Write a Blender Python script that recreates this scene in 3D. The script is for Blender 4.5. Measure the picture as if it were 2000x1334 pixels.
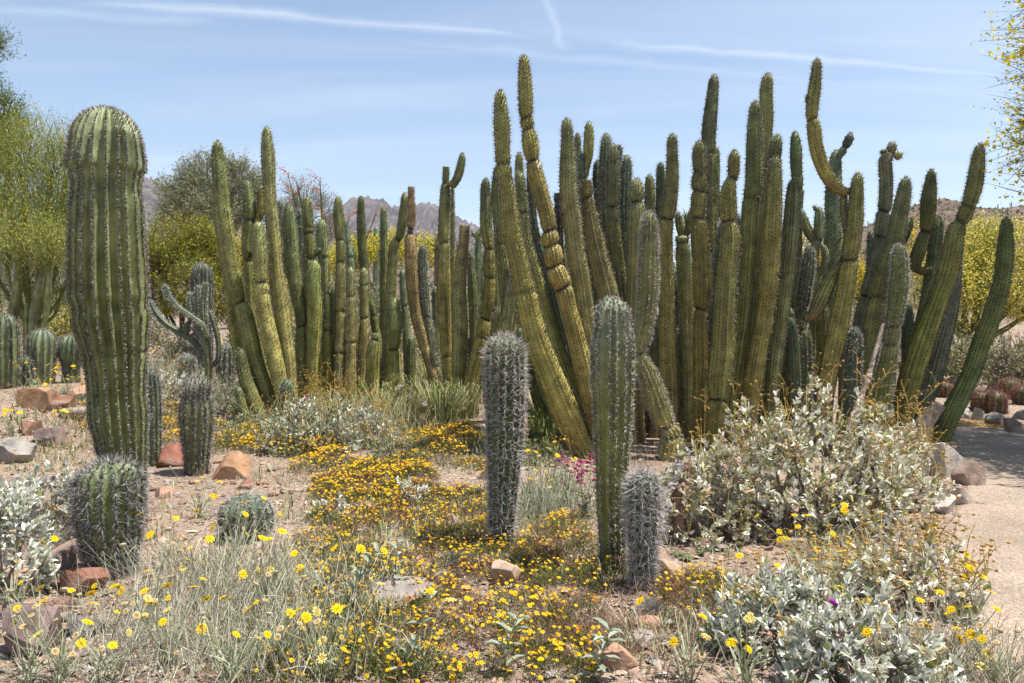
import bpy, math, random
import numpy as np

for _o in list(bpy.data.objects):
    bpy.data.objects.remove(_o)
SC = bpy.context.scene
COL = SC.collection
rng = np.random.default_rng(11)
random.seed(11)

# ------------------------------------------------------------------ camera, sky, sun, exposure
FPX = 28.0 / 36.0 * 2000.0
CAMH = 1.5
PITCH = math.atan(67.0 / FPX)
CAM = np.array([0.0, 0.0, CAMH])
cd = bpy.data.cameras.new('camera')
cam = bpy.data.objects.new('camera', cd)
COL.objects.link(cam)
cam.location = (0, 0, CAMH)
cam.rotation_euler = (math.radians(90) - PITCH, 0, 0)
cd.lens = 28.0
cd.sensor_width = 36.0
cd.clip_start = 0.05
cd.clip_end = 20000.0
SC.camera = cam

SUN_EL = math.radians(70)
SUN_AZ = math.radians(97)         # measured from +Y towards +X
SUN_STR = 5.0
SKY_STR = 0.094
EXPO = 0.92
wd = bpy.data.worlds.new('World')
SC.world = wd
wd.use_nodes = True
wt = wd.node_tree
wt.nodes.clear()
def wn(t, **k):
    n = wt.nodes.new(t)
    for a, b in k.items():
        setattr(n, a, b)
    return n
def wl(a, b):
    wt.links.new(a, b)
def wmath(op, a, b=None, clamp=False):
    n = wn('ShaderNodeMath', operation=op, use_clamp=clamp)
    for i, v in enumerate((a, b)):
        if v is None:
            continue
        if isinstance(v, (int, float)):
            n.inputs[i].default_value = v
        else:
            wl(v, n.inputs[i])
    return n.outputs[0]
sky = wn('ShaderNodeTexSky', sky_type='NISHITA', sun_disc=False)
sky.sun_elevation = SUN_EL
sky.sun_rotation = SUN_AZ
sky.air_density = 1.0
sky.dust_density = 0.9
sky.ozone_density = 1.6
sky.altitude = 800
tc = wn('ShaderNodeTexCoord')
sep = wn('ShaderNodeSeparateXYZ')
wl(tc.outputs['Generated'], sep.inputs[0])
# project the view direction on a cloud layer overhead: u = x/z, v = y/z
zc = wmath('MAXIMUM', wmath('ADD', sep.outputs[2], 0.06), 0.03)
u_ = wmath('DIVIDE', sep.outputs[0], zc)
v_ = wmath('DIVIDE', sep.outputs[1], zc)
cv = wn('ShaderNodeCombineXYZ')
wl(u_, cv.inputs[0]); wl(v_, cv.inputs[1])
mp = wn('ShaderNodeMapping')
mp.inputs['Rotation'].default_value = (0, 0, math.radians(-14))
mp.inputs['Scale'].default_value = (0.22, 1.1, 1)
wl(cv.outputs[0], mp.inputs[0])
nz = wn('ShaderNodeTexNoise')
nz.inputs['Scale'].default_value = 1.3
nz.inputs['Detail'].default_value = 9
nz.inputs['Roughness'].default_value = 0.55
nz.inputs['Distortion'].default_value = 0.6
wl(mp.outputs[0], nz.inputs[0])
cr = wn('ShaderNodeMapRange')
cr.inputs[1].default_value = 0.42; cr.inputs[2].default_value = 0.80
wl(nz.outputs[0], cr.inputs[0])
cirrus = wmath('MULTIPLY', cr.outputs[0], 0.42)
# old aircraft trails: thin bands of cloud along straight lines of the same layer
def trail(u0, v0, u1, v1, w, strength, t0=-0.2, t1=1.2, seed=0.0):
    du, dv = u1 - u0, v1 - v0
    L = math.hypot(du, dv)
    nx, ny = -dv / L, du / L
    d = wmath('ADD', wmath('MULTIPLY', u_, nx), wmath('MULTIPLY', v_, ny))
    d = wmath('SUBTRACT', d, nx * u0 + ny * v0)
    n2 = wn('ShaderNodeTexNoise')
    n2.inputs['Scale'].default_value = 4.0
    n2.inputs['Detail'].default_value = 7
    m2 = wn('ShaderNodeMapping'); m2.inputs['Location'].default_value = (seed, seed * 2, 0)
    wl(cv.outputs[0], m2.inputs[0]); wl(m2.outputs[0], n2.inputs[0])
    d = wmath('ADD', d, wmath('MULTIPLY', wmath('SUBTRACT', n2.outputs[0], 0.5), w * 1.6))
    d = wmath('DIVIDE', wmath('ABSOLUTE', d), w)
    band = wmath('SUBTRACT', 1.0, d, True)
    band = wmath('MULTIPLY', band, band)
    t = wmath('ADD', wmath('MULTIPLY', u_, du / L / L), wmath('MULTIPLY', v_, dv / L / L))
    t = wmath('SUBTRACT', t, (du * u0 + dv * v0) / L / L)
    a = wn('ShaderNodeMapRange', interpolation_type='SMOOTHSTEP'); a.inputs[1].default_value = t0; a.inputs[2].default_value = t0 + 0.3
    b = wn('ShaderNodeMapRange', interpolation_type='SMOOTHSTEP'); b.inputs[1].default_value = t1; b.inputs[2].default_value = t1 - 0.3
    wl(t, a.inputs[0]); wl(t, b.inputs[0])
    g = wmath('MULTIPLY', a.outputs[0], b.outputs[0])
    g = wmath('MULTIPLY', g, wmath('ADD', 0.35, n2.outputs[0]))
    return wmath('MULTIPLY', wmath('MULTIPLY', band, g), strength)
def skyuv(px, py):
    u = (px - 1000) / FPX; v = -(py - 667) / FPX
    c, s = math.cos(PITCH), math.sin(PITCH)
    d = np.array([u, c + v * s, -s + v * c]); d /= np.linalg.norm(d)
    z = max(d[2] + 0.06, 0.03)
    return d[0] / z, d[1] / z
veil = cirrus
for (a, b, w, s, sd) in (((150, 5), (1050, 72), 0.075, 0.46, 1.3), ((1160, 80), (2010, 152), 0.085, 0.50, 4.1),
                         ((1068, -40), (1101, 100), 0.055, 0.42, 7.7), ((760, 80), (1750, 178), 0.10, 0.24, 9.2),
                         ((-60, 20), (420, 44), 0.09, 0.26, 3.3)):
    ua = skyuv(*a); ub = skyuv(*b)
    veil = wmath('MAXIMUM', veil, trail(ua[0], ua[1], ub[0], ub[1], w, s, -0.1, 1.1, sd))
# thin milky veil thickening towards the horizon (long air path)
hz = wmath('DIVIDE', 0.045, wmath('MAXIMUM', wmath('ADD', sep.outputs[2], 0.10), 0.05))
veil = wmath('ADD', veil, wmath('MINIMUM', hz, 0.36), True)
mx = wn('ShaderNodeMix', data_type='RGBA')
wl(veil, mx.inputs[0])
tint = wn('ShaderNodeMix', data_type='RGBA', blend_type='MULTIPLY')
tint.inputs[0].default_value = 1.0
wl(sky.outputs[0], tint.inputs[6]); tint.inputs[7].default_value = (1.0, 1.0, 1.0, 1)
wl(tint.outputs[2], mx.inputs[6])
mx.inputs[7].default_value = (5.2, 5.8, 6.4, 1)
bg = wn('ShaderNodeBackground')
wl(mx.outputs[2], bg.inputs[0])
bg.inputs[1].default_value = SKY_STR
wo = wn('ShaderNodeOutputWorld')
wl(bg.outputs[0], wo.inputs[0])

sl = bpy.data.lights.new('sun', 'SUN')
sl.energy = SUN_STR
sl.angle = math.radians(0.53)
sl.color = (1.0, 0.955, 0.88)
sun = bpy.data.objects.new('sun', sl)
COL.objects.link(sun)
from mathutils import Vector
SDIR = Vector((math.cos(SUN_EL) * math.sin(SUN_AZ), math.cos(SUN_EL) * math.cos(SUN_AZ), math.sin(SUN_EL)))
sun.rotation_euler = SDIR.to_track_quat('Z', 'Y').to_euler()
sun.location = (20, 5, 40)
vs = SC.view_settings
vs.view_transform = 'Standard'
vs.look = 'None'
vs.exposure = EXPO
vs.gamma = 1.0
vs.use_curve_mapping = False
SC.cycles.use_denoising = True
SC.cycles.max_bounces = 6
SC.cycles.transparent_max_bounces = 4

# ------------------------------------------------------------------ numeric helpers
def norm(a):
    a = np.asarray(a, float)
    return a / np.maximum(np.linalg.norm(a, axis=-1, keepdims=True), 1e-9)
def ss(a, b, x):
    t = np.clip((x - a) / (b - a), 0, 1)
    return t * t * (3 - 2 * t)
def hashn(ix, iy, iz=0):
    h = np.sin(ix * 127.1 + iy * 311.7 + iz * 74.7) * 43758.5453
    return h - np.floor(h)
def vnoise(x, y, z=None):
    x = np.asarray(x, float); y = np.asarray(y, float)
    if z is None:
        z = np.zeros_like(x)
    xi, yi, zi = np.floor(x), np.floor(y), np.floor(z)
    fx, fy, fz = x - xi, y - yi, z - zi
    fx = fx * fx * (3 - 2 * fx); fy = fy * fy * (3 - 2 * fy); fz = fz * fz * (3 - 2 * fz)
    r = 0
    for dz in (0, 1):
        wz = fz if dz else 1 - fz
        for dy in (0, 1):
            wy = fy if dy else 1 - fy
            for dx in (0, 1):
                wx = fx if dx else 1 - fx
                r = r + wx * wy * wz * hashn(xi + dx, yi + dy, zi + dz)
    return r
def fbm(x, y, z=None, o=4):
    r = 0; a = 0.5; f = 1.0
    for _ in range(o):
        r = r + a * vnoise(x * f + 3.1 * _, y * f + 7.7 * _, None if z is None else z * f)
        a *= 0.5; f *= 2.03
    return r

def ray(px, py):
    u = (px - 1000) / FPX; v = -(py - 667) / FPX
    c, s = math.cos(PITCH), math.sin(PITCH)
    return np.array([u, c + v * s, -s + v * c])
def at(px, py, Y):
    d = ray(px, py)
    return CAM + d * (Y / d[1])
def H(x, y):
    x = np.asarray(x, float); y = np.asarray(y, float)
    h = 0.42 * ss(-3.9, -6.0, x) * ss(7.0, 10.3, y)
    h = h + 0.10 * (fbm(x * 0.45 + 5, y * 0.45 + 2, o=3) - 0.44) * (1 - ss(1.0, 2.5, x - 1.25 * (y - 3.0) * 0.55)) * ss(0.5, 2.0, y)
    h = h + 0.022 * (fbm(x * 2.3 + 1, y * 2.3, o=2) - 0.38) * (1 - ss(1.0, 2.5, x - 1.25 * (y - 3.0) * 0.55))
    h = h + 0.6 * ss(12.5, 40, y)
    return h
def gp(px, py):
    d = ray(px, py)
    t = 2.0
    for _ in range(400):
        p = CAM + d * t
        dz = p[2] - float(H(p[0], p[1]))
        if dz < 0.001:
            break
        t += max(dz * 0.6 / max(0.05, -d[2] + 0.05), 0.002) * 0.6
        if t > 200:
            break
    p = CAM + d * t
    p[2] = float(H(p[0], p[1]))
    return p
def ground(x, y):
    return np.array([x, y, float(H(x, y))])

def frames(axis, hint=None):
    """rotation matrices whose columns are (axis, side, normal)"""
    a = norm(axis)
    if hint is None:
        hint = np.tile(np.array([0, 0, 1.0]), (len(a), 1))
    s = np.cross(hint, a)
    bad = np.linalg.norm(s, axis=1) < 1e-4
    if bad.any():
        s[bad] = np.cross(np.array([1.0, 0.2, 0.1]), a[bad])
    s = norm(s)
    n = np.cross(a, s)
    return np.stack([a, s, n], axis=2)
def rdirs(n, zlo=-1.0, zhi=1.0):
    z = rng.uniform(zlo, zhi, n); a = rng.uniform(0, 2 * math.pi, n)
    r = np.sqrt(np.maximum(0, 1 - z * z))
    return np.stack([r * np.cos(a), r * np.sin(a), z], 1)
def spline(P, n_per=12):
    """Hermite curve through P (k,c); returns samples and the parameter"""
    P = np.asarray(P, float)
    k = len(P)
    if k < 3:
        t = np.linspace(0, 1, n_per + 1)[:, None]
        return P[0] * (1 - t) + P[1] * t
    d = np.linalg.norm(np.diff(P[:, :3], axis=0), axis=1)
    d = np.maximum(d, 1e-6)
    m = np.zeros_like(P)
    sl_ = np.diff(P, axis=0) / d[:, None]
    m[1:-1] = (sl_[1:] * d[:-1, None] + sl_[:-1] * d[1:, None]) / (d[1:] + d[:-1])[:, None]
    m[0] = sl_[0]; m[-1] = sl_[-1]
    out = []
    for i in range(k - 1):
        t = np.linspace(0, 1, n_per, endpoint=(i == k - 2))[:, None]
        h00 = 2 * t**3 - 3 * t**2 + 1; h10 = t**3 - 2 * t**2 + t
        h01 = -2 * t**3 + 3 * t**2; h11 = t**3 - t**2
        out.append(h00 * P[i] + h10 * d[i] * m[i] + h01 * P[i + 1] + h11 * d[i] * m[i + 1])
    return np.concatenate(out)

class MB:
    """collects vertices, faces and point colours for ONE mesh object"""
    def __init__(s):
        s.V = []; s.C = []; s.T = []; s.Q = []; s.TM = []; s.QM = []; s.n = 0
    def add(s, V, T=None, Q=None, col=(1, 1, 1), mi=0):
        V = np.asarray(V, float).reshape(-1, 3)
        c = np.asarray(col, float)
        if c.ndim == 1:
            c = np.tile(c, (len(V), 1))
        s.V.append(V); s.C.append(c)
        if T is not None and len(T):
            T = np.asarray(T, int); s.T.append(T + s.n); s.TM.append(np.full(len(T), mi))
        if Q is not None and len(Q):
            Q = np.asarray(Q, int); s.Q.append(Q + s.n); s.QM.append(np.full(len(Q), mi))
        s.n += len(V)
    def inst(s, tV, tT, pos, R, sc, col, tQ=None, mi=0, tcol=None):
        pos = np.asarray(pos, float); n = len(pos)
        if n == 0:
            return
        k = len(tV)
        sc = np.asarray(sc, float)
        if sc.ndim == 0:
            sc = np.full(n, float(sc))
        if sc.ndim == 1:
            sc = np.repeat(sc[:, None], 3, 1)
        L = tV[None] * sc[:, None, :]
        V = np.einsum('nij,nkj->nki', R, L) + pos[:, None, :]
        off = (np.arange(n) * k)[:, None, None]
        c = np.asarray(col, float)
        if c.ndim == 1:
            c = np.tile(c, (n, 1))
        c = np.repeat(c[:, None, :], k, 1)
        if tcol is not None:
            c = c * tcol[None]
        T = None if tT is None else (np.asarray(tT)[None] + off).reshape(-1, 3)
        Q = None if tQ is None else (np.asarray(tQ)[None] + off).reshape(-1, 4)
        s.add(V.reshape(-1, 3), T, Q, c.reshape(-1, 3), mi)
    def tube(s, path, rad, sides=5, col=(1, 1, 1), mi=0, cap=True):
        path = np.asarray(path, float); n = len(path)
        rad = np.broadcast_to(np.asarray(rad, float), (n,))
        t = np.gradient(path, axis=0)
        R = frames(t, np.tile(np.array([0.31, 0.87, 0.11]), (n, 1)))
        a = np.arange(sides) * 2 * math.pi / sides
        ring = np.cos(a)[None, :, None] * R[:, None, :, 1] + np.sin(a)[None, :, None] * R[:, None, :, 2]
        V = path[:, None] + ring * rad[:, None, None]
        i = np.arange(n - 1)[:, None] * sides; j = np.arange(sides)[None]
        j2 = (j + 1) % sides
        Q = np.stack([i + j, i + j2, i + sides + j2, i + sides + j], -1).reshape(-1, 4)
        V = V.reshape(-1, 3)
        c = np.asarray(col, float)
        if c.ndim == 2:
            c = np.repeat(c, sides, 0)
        T = None
        if cap:
            V = np.concatenate([V, path[-1:], path[:1]])
            e = (n - 1) * sides
            T = np.concatenate([np.stack([e + np.arange(sides), e + (np.arange(sides) + 1) % sides, np.full(sides, n * sides)], 1),
                                np.stack([(np.arange(sides) + 1) % sides, np.arange(sides), np.full(sides, n * sides + 1)], 1)])
            if c.ndim == 2:
                c = np.concatenate([c, c[-1:], c[:1]])
        s.add(V, T, Q, c, mi)
    def mesh(s, name, mats, origin=(0, 0, 0), smooth=False):
        me = bpy.data.meshes.new(name)
        V = (np.concatenate(s.V) - np.asarray(origin, float)) if s.V else np.zeros((0, 3))
        C = np.concatenate(s.C) if s.C else np.zeros((0, 3))
        T = np.concatenate(s.T) if s.T else np.zeros((0, 3), int)
        Q = np.concatenate(s.Q) if s.Q else np.zeros((0, 4), int)
        mi = np.concatenate([np.concatenate(s.TM) if s.TM else np.zeros(0), np.concatenate(s.QM) if s.QM else np.zeros(0)]).astype(np.int32)
        me.vertices.add(len(V))
        me.vertices.foreach_set('co', V.astype(np.float32).ravel())
        me.loops.add(T.size + Q.size)
        me.loops.foreach_set('vertex_index', np.concatenate([T.ravel(), Q.ravel()]).astype(np.int32))
        me.polygons.add(len(T) + len(Q))
        st = np.concatenate([np.arange(len(T)) * 3, T.size + np.arange(len(Q)) * 4]).astype(np.int32)
        me.polygons.foreach_set('loop_start', st)
        me.polygons.foreach_set('material_index', mi)
        me.polygons.foreach_set('use_smooth', np.full(len(st), bool(smooth)))
        me.update(calc_edges=True)
        at_ = me.attributes.new('Col', 'FLOAT_COLOR', 'POINT')
        at_.data.foreach_set('color', np.concatenate([C, np.ones((len(C), 1))], 1).astype(np.float32).ravel())
        for m in (mats if isinstance(mats, (list, tuple)) else [mats]):
            me.materials.append(m)
        return me
    def build(s, name, mats, parent=None, smooth=False, kind=None, label=None, cat=None, group=None, origin=None):
        org = np.zeros(3)
        if parent is not None:
            org = world_loc(parent)
        elif origin is not None:
            org = np.asarray(origin, float)
        me = s.mesh(name, mats, org, smooth)
        o = bpy.data.objects.new(name, me)
        COL.objects.link(o)
        if parent is not None:
            o.parent = parent
        else:
            o.location = org
        WL[o.name] = org
        tag(o, label, cat, group, kind)
        return o
WL = {}
def world_loc(o):
    return WL[o.name]
def tag(o, label=None, cat=None, group=None, kind=None):
    if label: o['label'] = label
    if cat: o['category'] = cat
    if group: o['group'] = group
    if kind: o['kind'] = kind
    return o
def thing(name, label, cat, loc, group=None):
    o = bpy.data.objects.new(name, None)
    COL.objects.link(o)
    o.empty_display_size = 0.1
    o.location = tuple(loc)
    WL[o.name] = np.asarray(loc, float)
    return tag(o, label, cat, group)
def place(me, name, parent, R, pos, sc, label=None):
    """one more object that shares mesh me"""
    o = bpy.data.objects.new(name, me)
    COL.objects.link(o)
    from mathutils import Matrix
    org = world_loc(parent) if parent is not None else np.zeros(3)
    M = Matrix(np.asarray(R).tolist()).to_4x4()
    for i in range(3):
        for j in range(3):
            M[i][j] *= sc if np.isscalar(sc) else sc[j]
    M.translation = Vector((pos - org).tolist())
    if parent is not None:
        o.parent = parent
    o.matrix_basis = M
    WL[o.name] = np.asarray(pos, float)
    if label:
        o['label'] = label
    return o

# ------------------------------------------------------------------ materials
def mat(name, build):
    m = bpy.data.materials.new(name)
    m.use_nodes = True
    nt = m.node_tree
    nt.nodes.clear()
    out = nt.nodes.new('ShaderNodeOutputMaterial')
    N = lambda t, **k: _nn(nt, t, k)
    L = nt.links.new
    build(nt, N, L, out)
    return m
def _nn(nt, t, k):
    n = nt.nodes.new(t)
    for a, b in k.items():
        setattr(n, a, b)
    return n
def attr_noise(N, L, scale, lo, hi, detail=4, coord='Object'):
    at_ = N('ShaderNodeAttribute'); at_.attribute_name = 'Col'
    t = N('ShaderNodeTexCoord')
    nz_ = N('ShaderNodeTexNoise'); nz_.inputs['Scale'].default_value = scale; nz_.inputs['Detail'].default_value = detail
    L(t.outputs[coord], nz_.inputs[0])
    mr = N('ShaderNodeMapRange'); mr.inputs[1].default_value = 0.3; mr.inputs[2].default_value = 0.7
    mr.inputs[3].default_value = lo; mr.inputs[4].default_value = hi
    L(nz_.outputs[0], mr.inputs[0])
    mul = N('ShaderNodeMix', data_type='RGBA', blend_type='MULTIPLY'); mul.inputs[0].default_value = 1
    L(at_.outputs['Color'], mul.inputs[6])
    cb = N('ShaderNodeCombineColor')
    for i in range(3):
        L(mr.outputs[0], cb.inputs[i])
    L(cb.outputs[0], mul.inputs[7])
    return mul.outputs[2], nz_, t
def m_cactus(nt, N, L, out):
    c, nz_, t = attr_noise(N, L, 9.0, 0.62, 1.32, 8)
    # corky brown and pale scars
    n2 = N('ShaderNodeTexNoise'); n2.inputs['Scale'].default_value = 5.0; n2.inputs['Detail'].default_value = 8; n2.inputs['Roughness'].default_value = 0.7
    L(t.outputs['Object'], n2.inputs[0])
    r = N('ShaderNodeMapRange'); r.inputs[1].default_value = 0.57; r.inputs[2].default_value = 0.70; r.inputs[4].default_value = 0.70
    L(n2.outputs[0], r.inputs[0])
    mxs = N('ShaderNodeMix', data_type='RGBA'); L(r.outputs[0], mxs.inputs[0]); L(c, mxs.inputs[6]); mxs.inputs[7].default_value = (0.17, 0.115, 0.05, 1)
    p = N('ShaderNodeBsdfPrincipled')
    L(mxs.outputs[2], p.inputs['Base Color'])
    p.inputs['Roughness'].default_value = 0.52
    p.inputs['Specular IOR Level'].default_value = 0.32
    n3 = N('ShaderNodeTexNoise'); n3.inputs['Scale'].default_value = 60; n3.inputs['Detail'].default_value = 5
    L(t.outputs['Object'], n3.inputs[0])
    b = N('ShaderNodeBump'); b.inputs['Strength'].default_value = 0.35; b.inputs['Distance'].default_value = 0.006
    L(n3.outputs[0], b.inputs['Height']); L(b.outputs[0], p.inputs['Normal'])
    L(p.outputs[0], out.inputs[0])
def m_leaf(trans, rough=0.7, spec=0.15):
    def f(nt, N, L, out):
        c, nz_, t = attr_noise(N, L, 14.0, 0.75, 1.2, 3)
        p = N('ShaderNodeBsdfPrincipled'); L(c, p.inputs['Base Color'])
        p.inputs['Roughness'].default_value = rough
        p.inputs['Specular IOR Level'].default_value = spec
        tr = N('ShaderNodeBsdfTranslucent'); L(c, tr.inputs[0])
        mxs = N('ShaderNodeMixShader'); mxs.inputs[0].default_value = trans
        L(p.outputs[0], mxs.inputs[1]); L(tr.outputs[0], mxs.inputs[2]); L(mxs.outputs[0], out.inputs[0])
    return f
def m_plain(rough, spec, scale=20, lo=0.75, hi=1.2, bump=0.0, bscale=40):
    def f(nt, N, L, out):
        c, nz_, t = attr_noise(N, L, scale, lo, hi, 5)
        p = N('ShaderNodeBsdfPrincipled'); L(c, p.inputs['Base Color'])
        p.inputs['Roughness'].default_value = rough
        p.inputs['Specular IOR Level'].default_value = spec
        if bump:
            n3 = N('ShaderNodeTexNoise'); n3.inputs['Scale'].default_value = bscale; n3.inputs['Detail'].default_value = 8
            L(t.outputs['Object'], n3.inputs[0])
            b = N('ShaderNodeBump'); b.inputs['Strength'].default_value = bump; b.inputs['Distance'].default_value = 0.02
            L(n3.outputs[0], b.inputs['Height']); L(b.outputs[0], p.inputs['Normal'])
        L(p.outputs[0], out.inputs[0])
    return f
def m_rock(nt, N, L, out):
    c, nz_, t = attr_noise(N, L, 7.0, 0.6, 1.35, 9)
    n2 = N('ShaderNodeTexNoise'); n2.inputs['Scale'].default_value = 3.0; n2.inputs['Detail'].default_value = 10; n2.inputs['Roughness'].default_value = 0.65
    L(t.outputs['Object'], n2.inputs[0])
    r = N('ShaderNodeMapRange'); r.inputs[1].default_value = 0.5; r.inputs[2].default_value = 0.66; r.inputs[4].default_value = 0.6
    L(n2.outputs[0], r.inputs[0])
    mxs = N('ShaderNodeMix', data_type='RGBA'); L(r.outputs[0], mxs.inputs[0]); L(c, mxs.inputs[6]); mxs.inputs[7].default_value = (0.36, 0.29, 0.235, 1)
    p = N('ShaderNodeBsdfPrincipled'); L(mxs.outputs[2], p.inputs['Base Color'])
    p.inputs['Roughness'].default_value = 0.9; p.inputs['Specular IOR Level'].default_value = 0.2
    n3 = N('ShaderNodeTexNoise'); n3.inputs['Scale'].default_value = 22; n3.inputs['Detail'].default_value = 12; n3.inputs['Roughness'].default_value = 0.7
    L(t.outputs['Object'], n3.inputs[0])
    b = N('ShaderNodeBump'); b.inputs['Strength'].default_value = 0.8; b.inputs['Distance'].default_value = 0.025
    L(n3.outputs[0], b.inputs['Height']); L(b.outputs[0], p.inputs['Normal'])
    L(p.outputs[0], out.inputs[0])
def m_ground(cols, vs_, bump):
    def f(nt, N, L, out):
        t = N('ShaderNodeTexCoord')
        vo = N('ShaderNodeTexVoronoi'); vo.inputs['Scale'].default_value = vs_; vo.inputs['Randomness'].default_value = 1
        L(t.outputs['Object'], vo.inputs[0])
        sp = N('ShaderNodeSeparateColor'); L(vo.outputs['Color'], sp.inputs[0])
        ramp = N('ShaderNodeValToRGB'); L(sp.outputs[0], ramp.inputs[0])
        e = ramp.color_ramp.elements
        e[0].color = (*cols[0], 1); e[1].color = (*cols[-1], 1)
        for i, c in enumerate(cols[1:-1]):
            x = e.new((i + 1) / (len(cols) - 1)); x.color = (*c, 1)
        n1 = N('ShaderNodeTexNoise'); n1.inputs['Scale'].default_value = 1.3; n1.inputs['Detail'].default_value = 8
        L(t.outputs['Object'], n1.inputs[0])
        mr = N('ShaderNodeMapRange'); mr.inputs[1].default_value = 0.3; mr.inputs[2].default_value = 0.7; mr.inputs[3].default_value = 0.78; mr.inputs[4].default_value = 1.16
        L(n1.outputs[0], mr.inputs[0])
        n2 = N('ShaderNodeTexNoise'); n2.inputs['Scale'].default_value = 45; n2.inputs['Detail'].default_value = 6
        L(t.outputs['Object'], n2.inputs[0])
        mr2 = N('ShaderNodeMapRange'); mr2.inputs[1].default_value = 0.3; mr2.inputs[2].default_value = 0.7; mr2.inputs[3].default_value = 0.75; mr2.inputs[4].default_value = 1.2
        L(n2.outputs[0], mr2.inputs[0])
        mm = N('ShaderNodeMath', operation='MULTIPLY'); L(mr.outputs[0], mm.inputs[0]); L(mr2.outputs[0], mm.inputs[1])
        cb = N('ShaderNodeCombineColor')
        for i in range(3):
            L(mm.outputs[0], cb.inputs[i])
        mul = N('ShaderNodeMix', data_type='RGBA', blend_type='MULTIPLY'); mul.inputs[0].default_value = 1
        L(ramp.outputs[0], mul.inputs[6]); L(cb.outputs[0], mul.inputs[7])
        p = N('ShaderNodeBsdfPrincipled'); L(mul.outputs[2], p.inputs['Base Color'])
        p.inputs['Roughness'].default_value = 0.95; p.inputs['Specular IOR Level'].default_value = 0.1
        ad = N('ShaderNodeMath', operation='SUBTRACT'); L(n2.outputs[0], ad.inputs[0]); L(vo.outputs['Distance'], ad.inputs[1])
        b = N('ShaderNodeBump'); b.inputs['Strength'].default_value = bump; b.inputs['Distance'].default_value = 0.012
        L(ad.outputs[0], b.inputs['Height']); L(b.outputs[0], p.inputs['Normal'])
        L(p.outputs[0], out.inputs[0])
    return f
def m_hill(c0, c1, c2, sc_):
    def f(nt, N, L, out):
        t = N('ShaderNodeTexCoord')
        n1 = N('ShaderNodeTexNoise'); n1.inputs['Scale'].default_value = sc_; n1.inputs['Detail'].default_value = 12; n1.inputs['Roughness'].default_value = 0.7
        L(t.outputs['Object'], n1.inputs[0])
        ramp = N('ShaderNodeValToRGB'); L(n1.outputs[0], ramp.inputs[0])
        e = ramp.color_ramp.elements
        e[0].position = 0.36; e[1].position = 0.66
        e[0].color = (*c0, 1); e[1].color = (*c2, 1)
        x = e.new(0.5); x.color = (*c1, 1)
        p = N('ShaderNodeBsdfPrincipled'); L(ramp.outputs[0], p.inputs['Base Color'])
        p.inputs['Roughness'].default_value = 1.0; p.inputs['Specular IOR Level'].default_value = 0.05
        L(p.outputs[0], out.inputs[0])
    return f
M_CACTUS = mat('cactus_skin', m_cactus)
M_SPINE = mat('spines', m_plain(0.6, 0.3, 30, 0.8, 1.15))
M_LEAF = mat('leaf', m_leaf(0.22))
M_SILVER = mat('silver_leaf', m_leaf(0.18, 0.8, 0.1))
M_PETAL = mat('petal', m_leaf(0.35, 0.6, 0.1))
M_WOOD = mat('bark', m_plain(0.9, 0.1, 25, 0.55, 1.35, 0.7, 60))
M_TWIG = mat('twig', m_plain(0.85, 0.1, 25, 0.7, 1.25))
M_ROCK = mat('rock', m_rock)
M_SOIL = mat('gravel_soil', m_ground([(0.19, 0.128, 0.09), (0.30, 0.225, 0.17), (0.25, 0.17, 0.122), (0.37, 0.29, 0.23), (0.23, 0.185, 0.15)], 55, 1.0))
M_PATH = mat('path_dirt', m_ground([(0.285, 0.220, 0.168), (0.345, 0.270, 0.210), (0.40, 0.32, 0.25), (0.315, 0.245, 0.19)], 90, 0.8))
M_MTN = mat('mountain_rock', m_hill((0.045, 0.036, 0.036), (0.095, 0.076, 0.072), (0.165, 0.135, 0.122), 0.022))
M_HILL = mat('hill_scrub', m_hill((0.045, 0.042, 0.026), (0.13, 0.092, 0.062), (0.20, 0.148, 0.11), 0.16))

# places one can find, used to tell look-alikes apart in their labels
ANCH = [(1115, 1070, 'between the shaggy and the white-spined saguaro'), (985, 1130, 'around the tan rounded rock'), (760, 1190, 'around the flat grey slab'), (690, 1015, 'around the pinkish flagstone'), (860, 860, 'below the grass clumps and fallen branches'),
        (400, 850, 'around the stubby young saguaro'), (520, 870, 'below the tall tapering stems'), (620, 905, 'in front of the white-leaved brittlebush'), (1370, 1170, 'beside the leaning tan slab'), (1150, 1190, 'below the white-spined saguaro'), (1215, 1310, 'around the salmon rock at the bottom edge'),
        (930, 930, 'behind the shaggy grey-spined saguaro'), (250, 830, 'beside the massive saguaro on the bank'), (650, 1290, 'next to the tangle of marigold stems'), (860, 1290, 'in front of the flat grey slab'), (480, 950, 'near the orange sandstone rock'), (60, 1290, 'by the purple-brown boulder'),
        (140, 1190, 'by the dark red rock'), (60, 830, 'on the rocky bank'), (1840, 1000, 'by the pale border slabs'), (1430, 1050, 'under the sprawling silvery bush'), (480, 1100, 'around the low round bristling cactus'), (330, 1300, 'beyond the purple-brown boulder'), (1000, 1250, 'among the slender-leaved shoots'), (1740, 1080, 'beside the loose brittlebush'), (560, 960, 'on bare gravel before the flower carpet'), (890, 1050, 'by the grey hedgehog tufts'), (1260, 1230, 'below the saguaro pup')]
def scr(p):
    c, s_ = math.cos(PITCH), math.sin(PITCH)
    dx, dy, dz = p[0], p[1], p[2] - CAMH
    f = dy * c - dz * s_; u = dy * s_ + dz * c
    return 1000 + FPX * dx / f, 667 - FPX * u / f
def where(p):
    x, y = scr(p)
    return min(ANCH, key=lambda a: (a[0] - x) ** 2 + (2 * (a[1] - y)) ** 2)[2]
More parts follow.
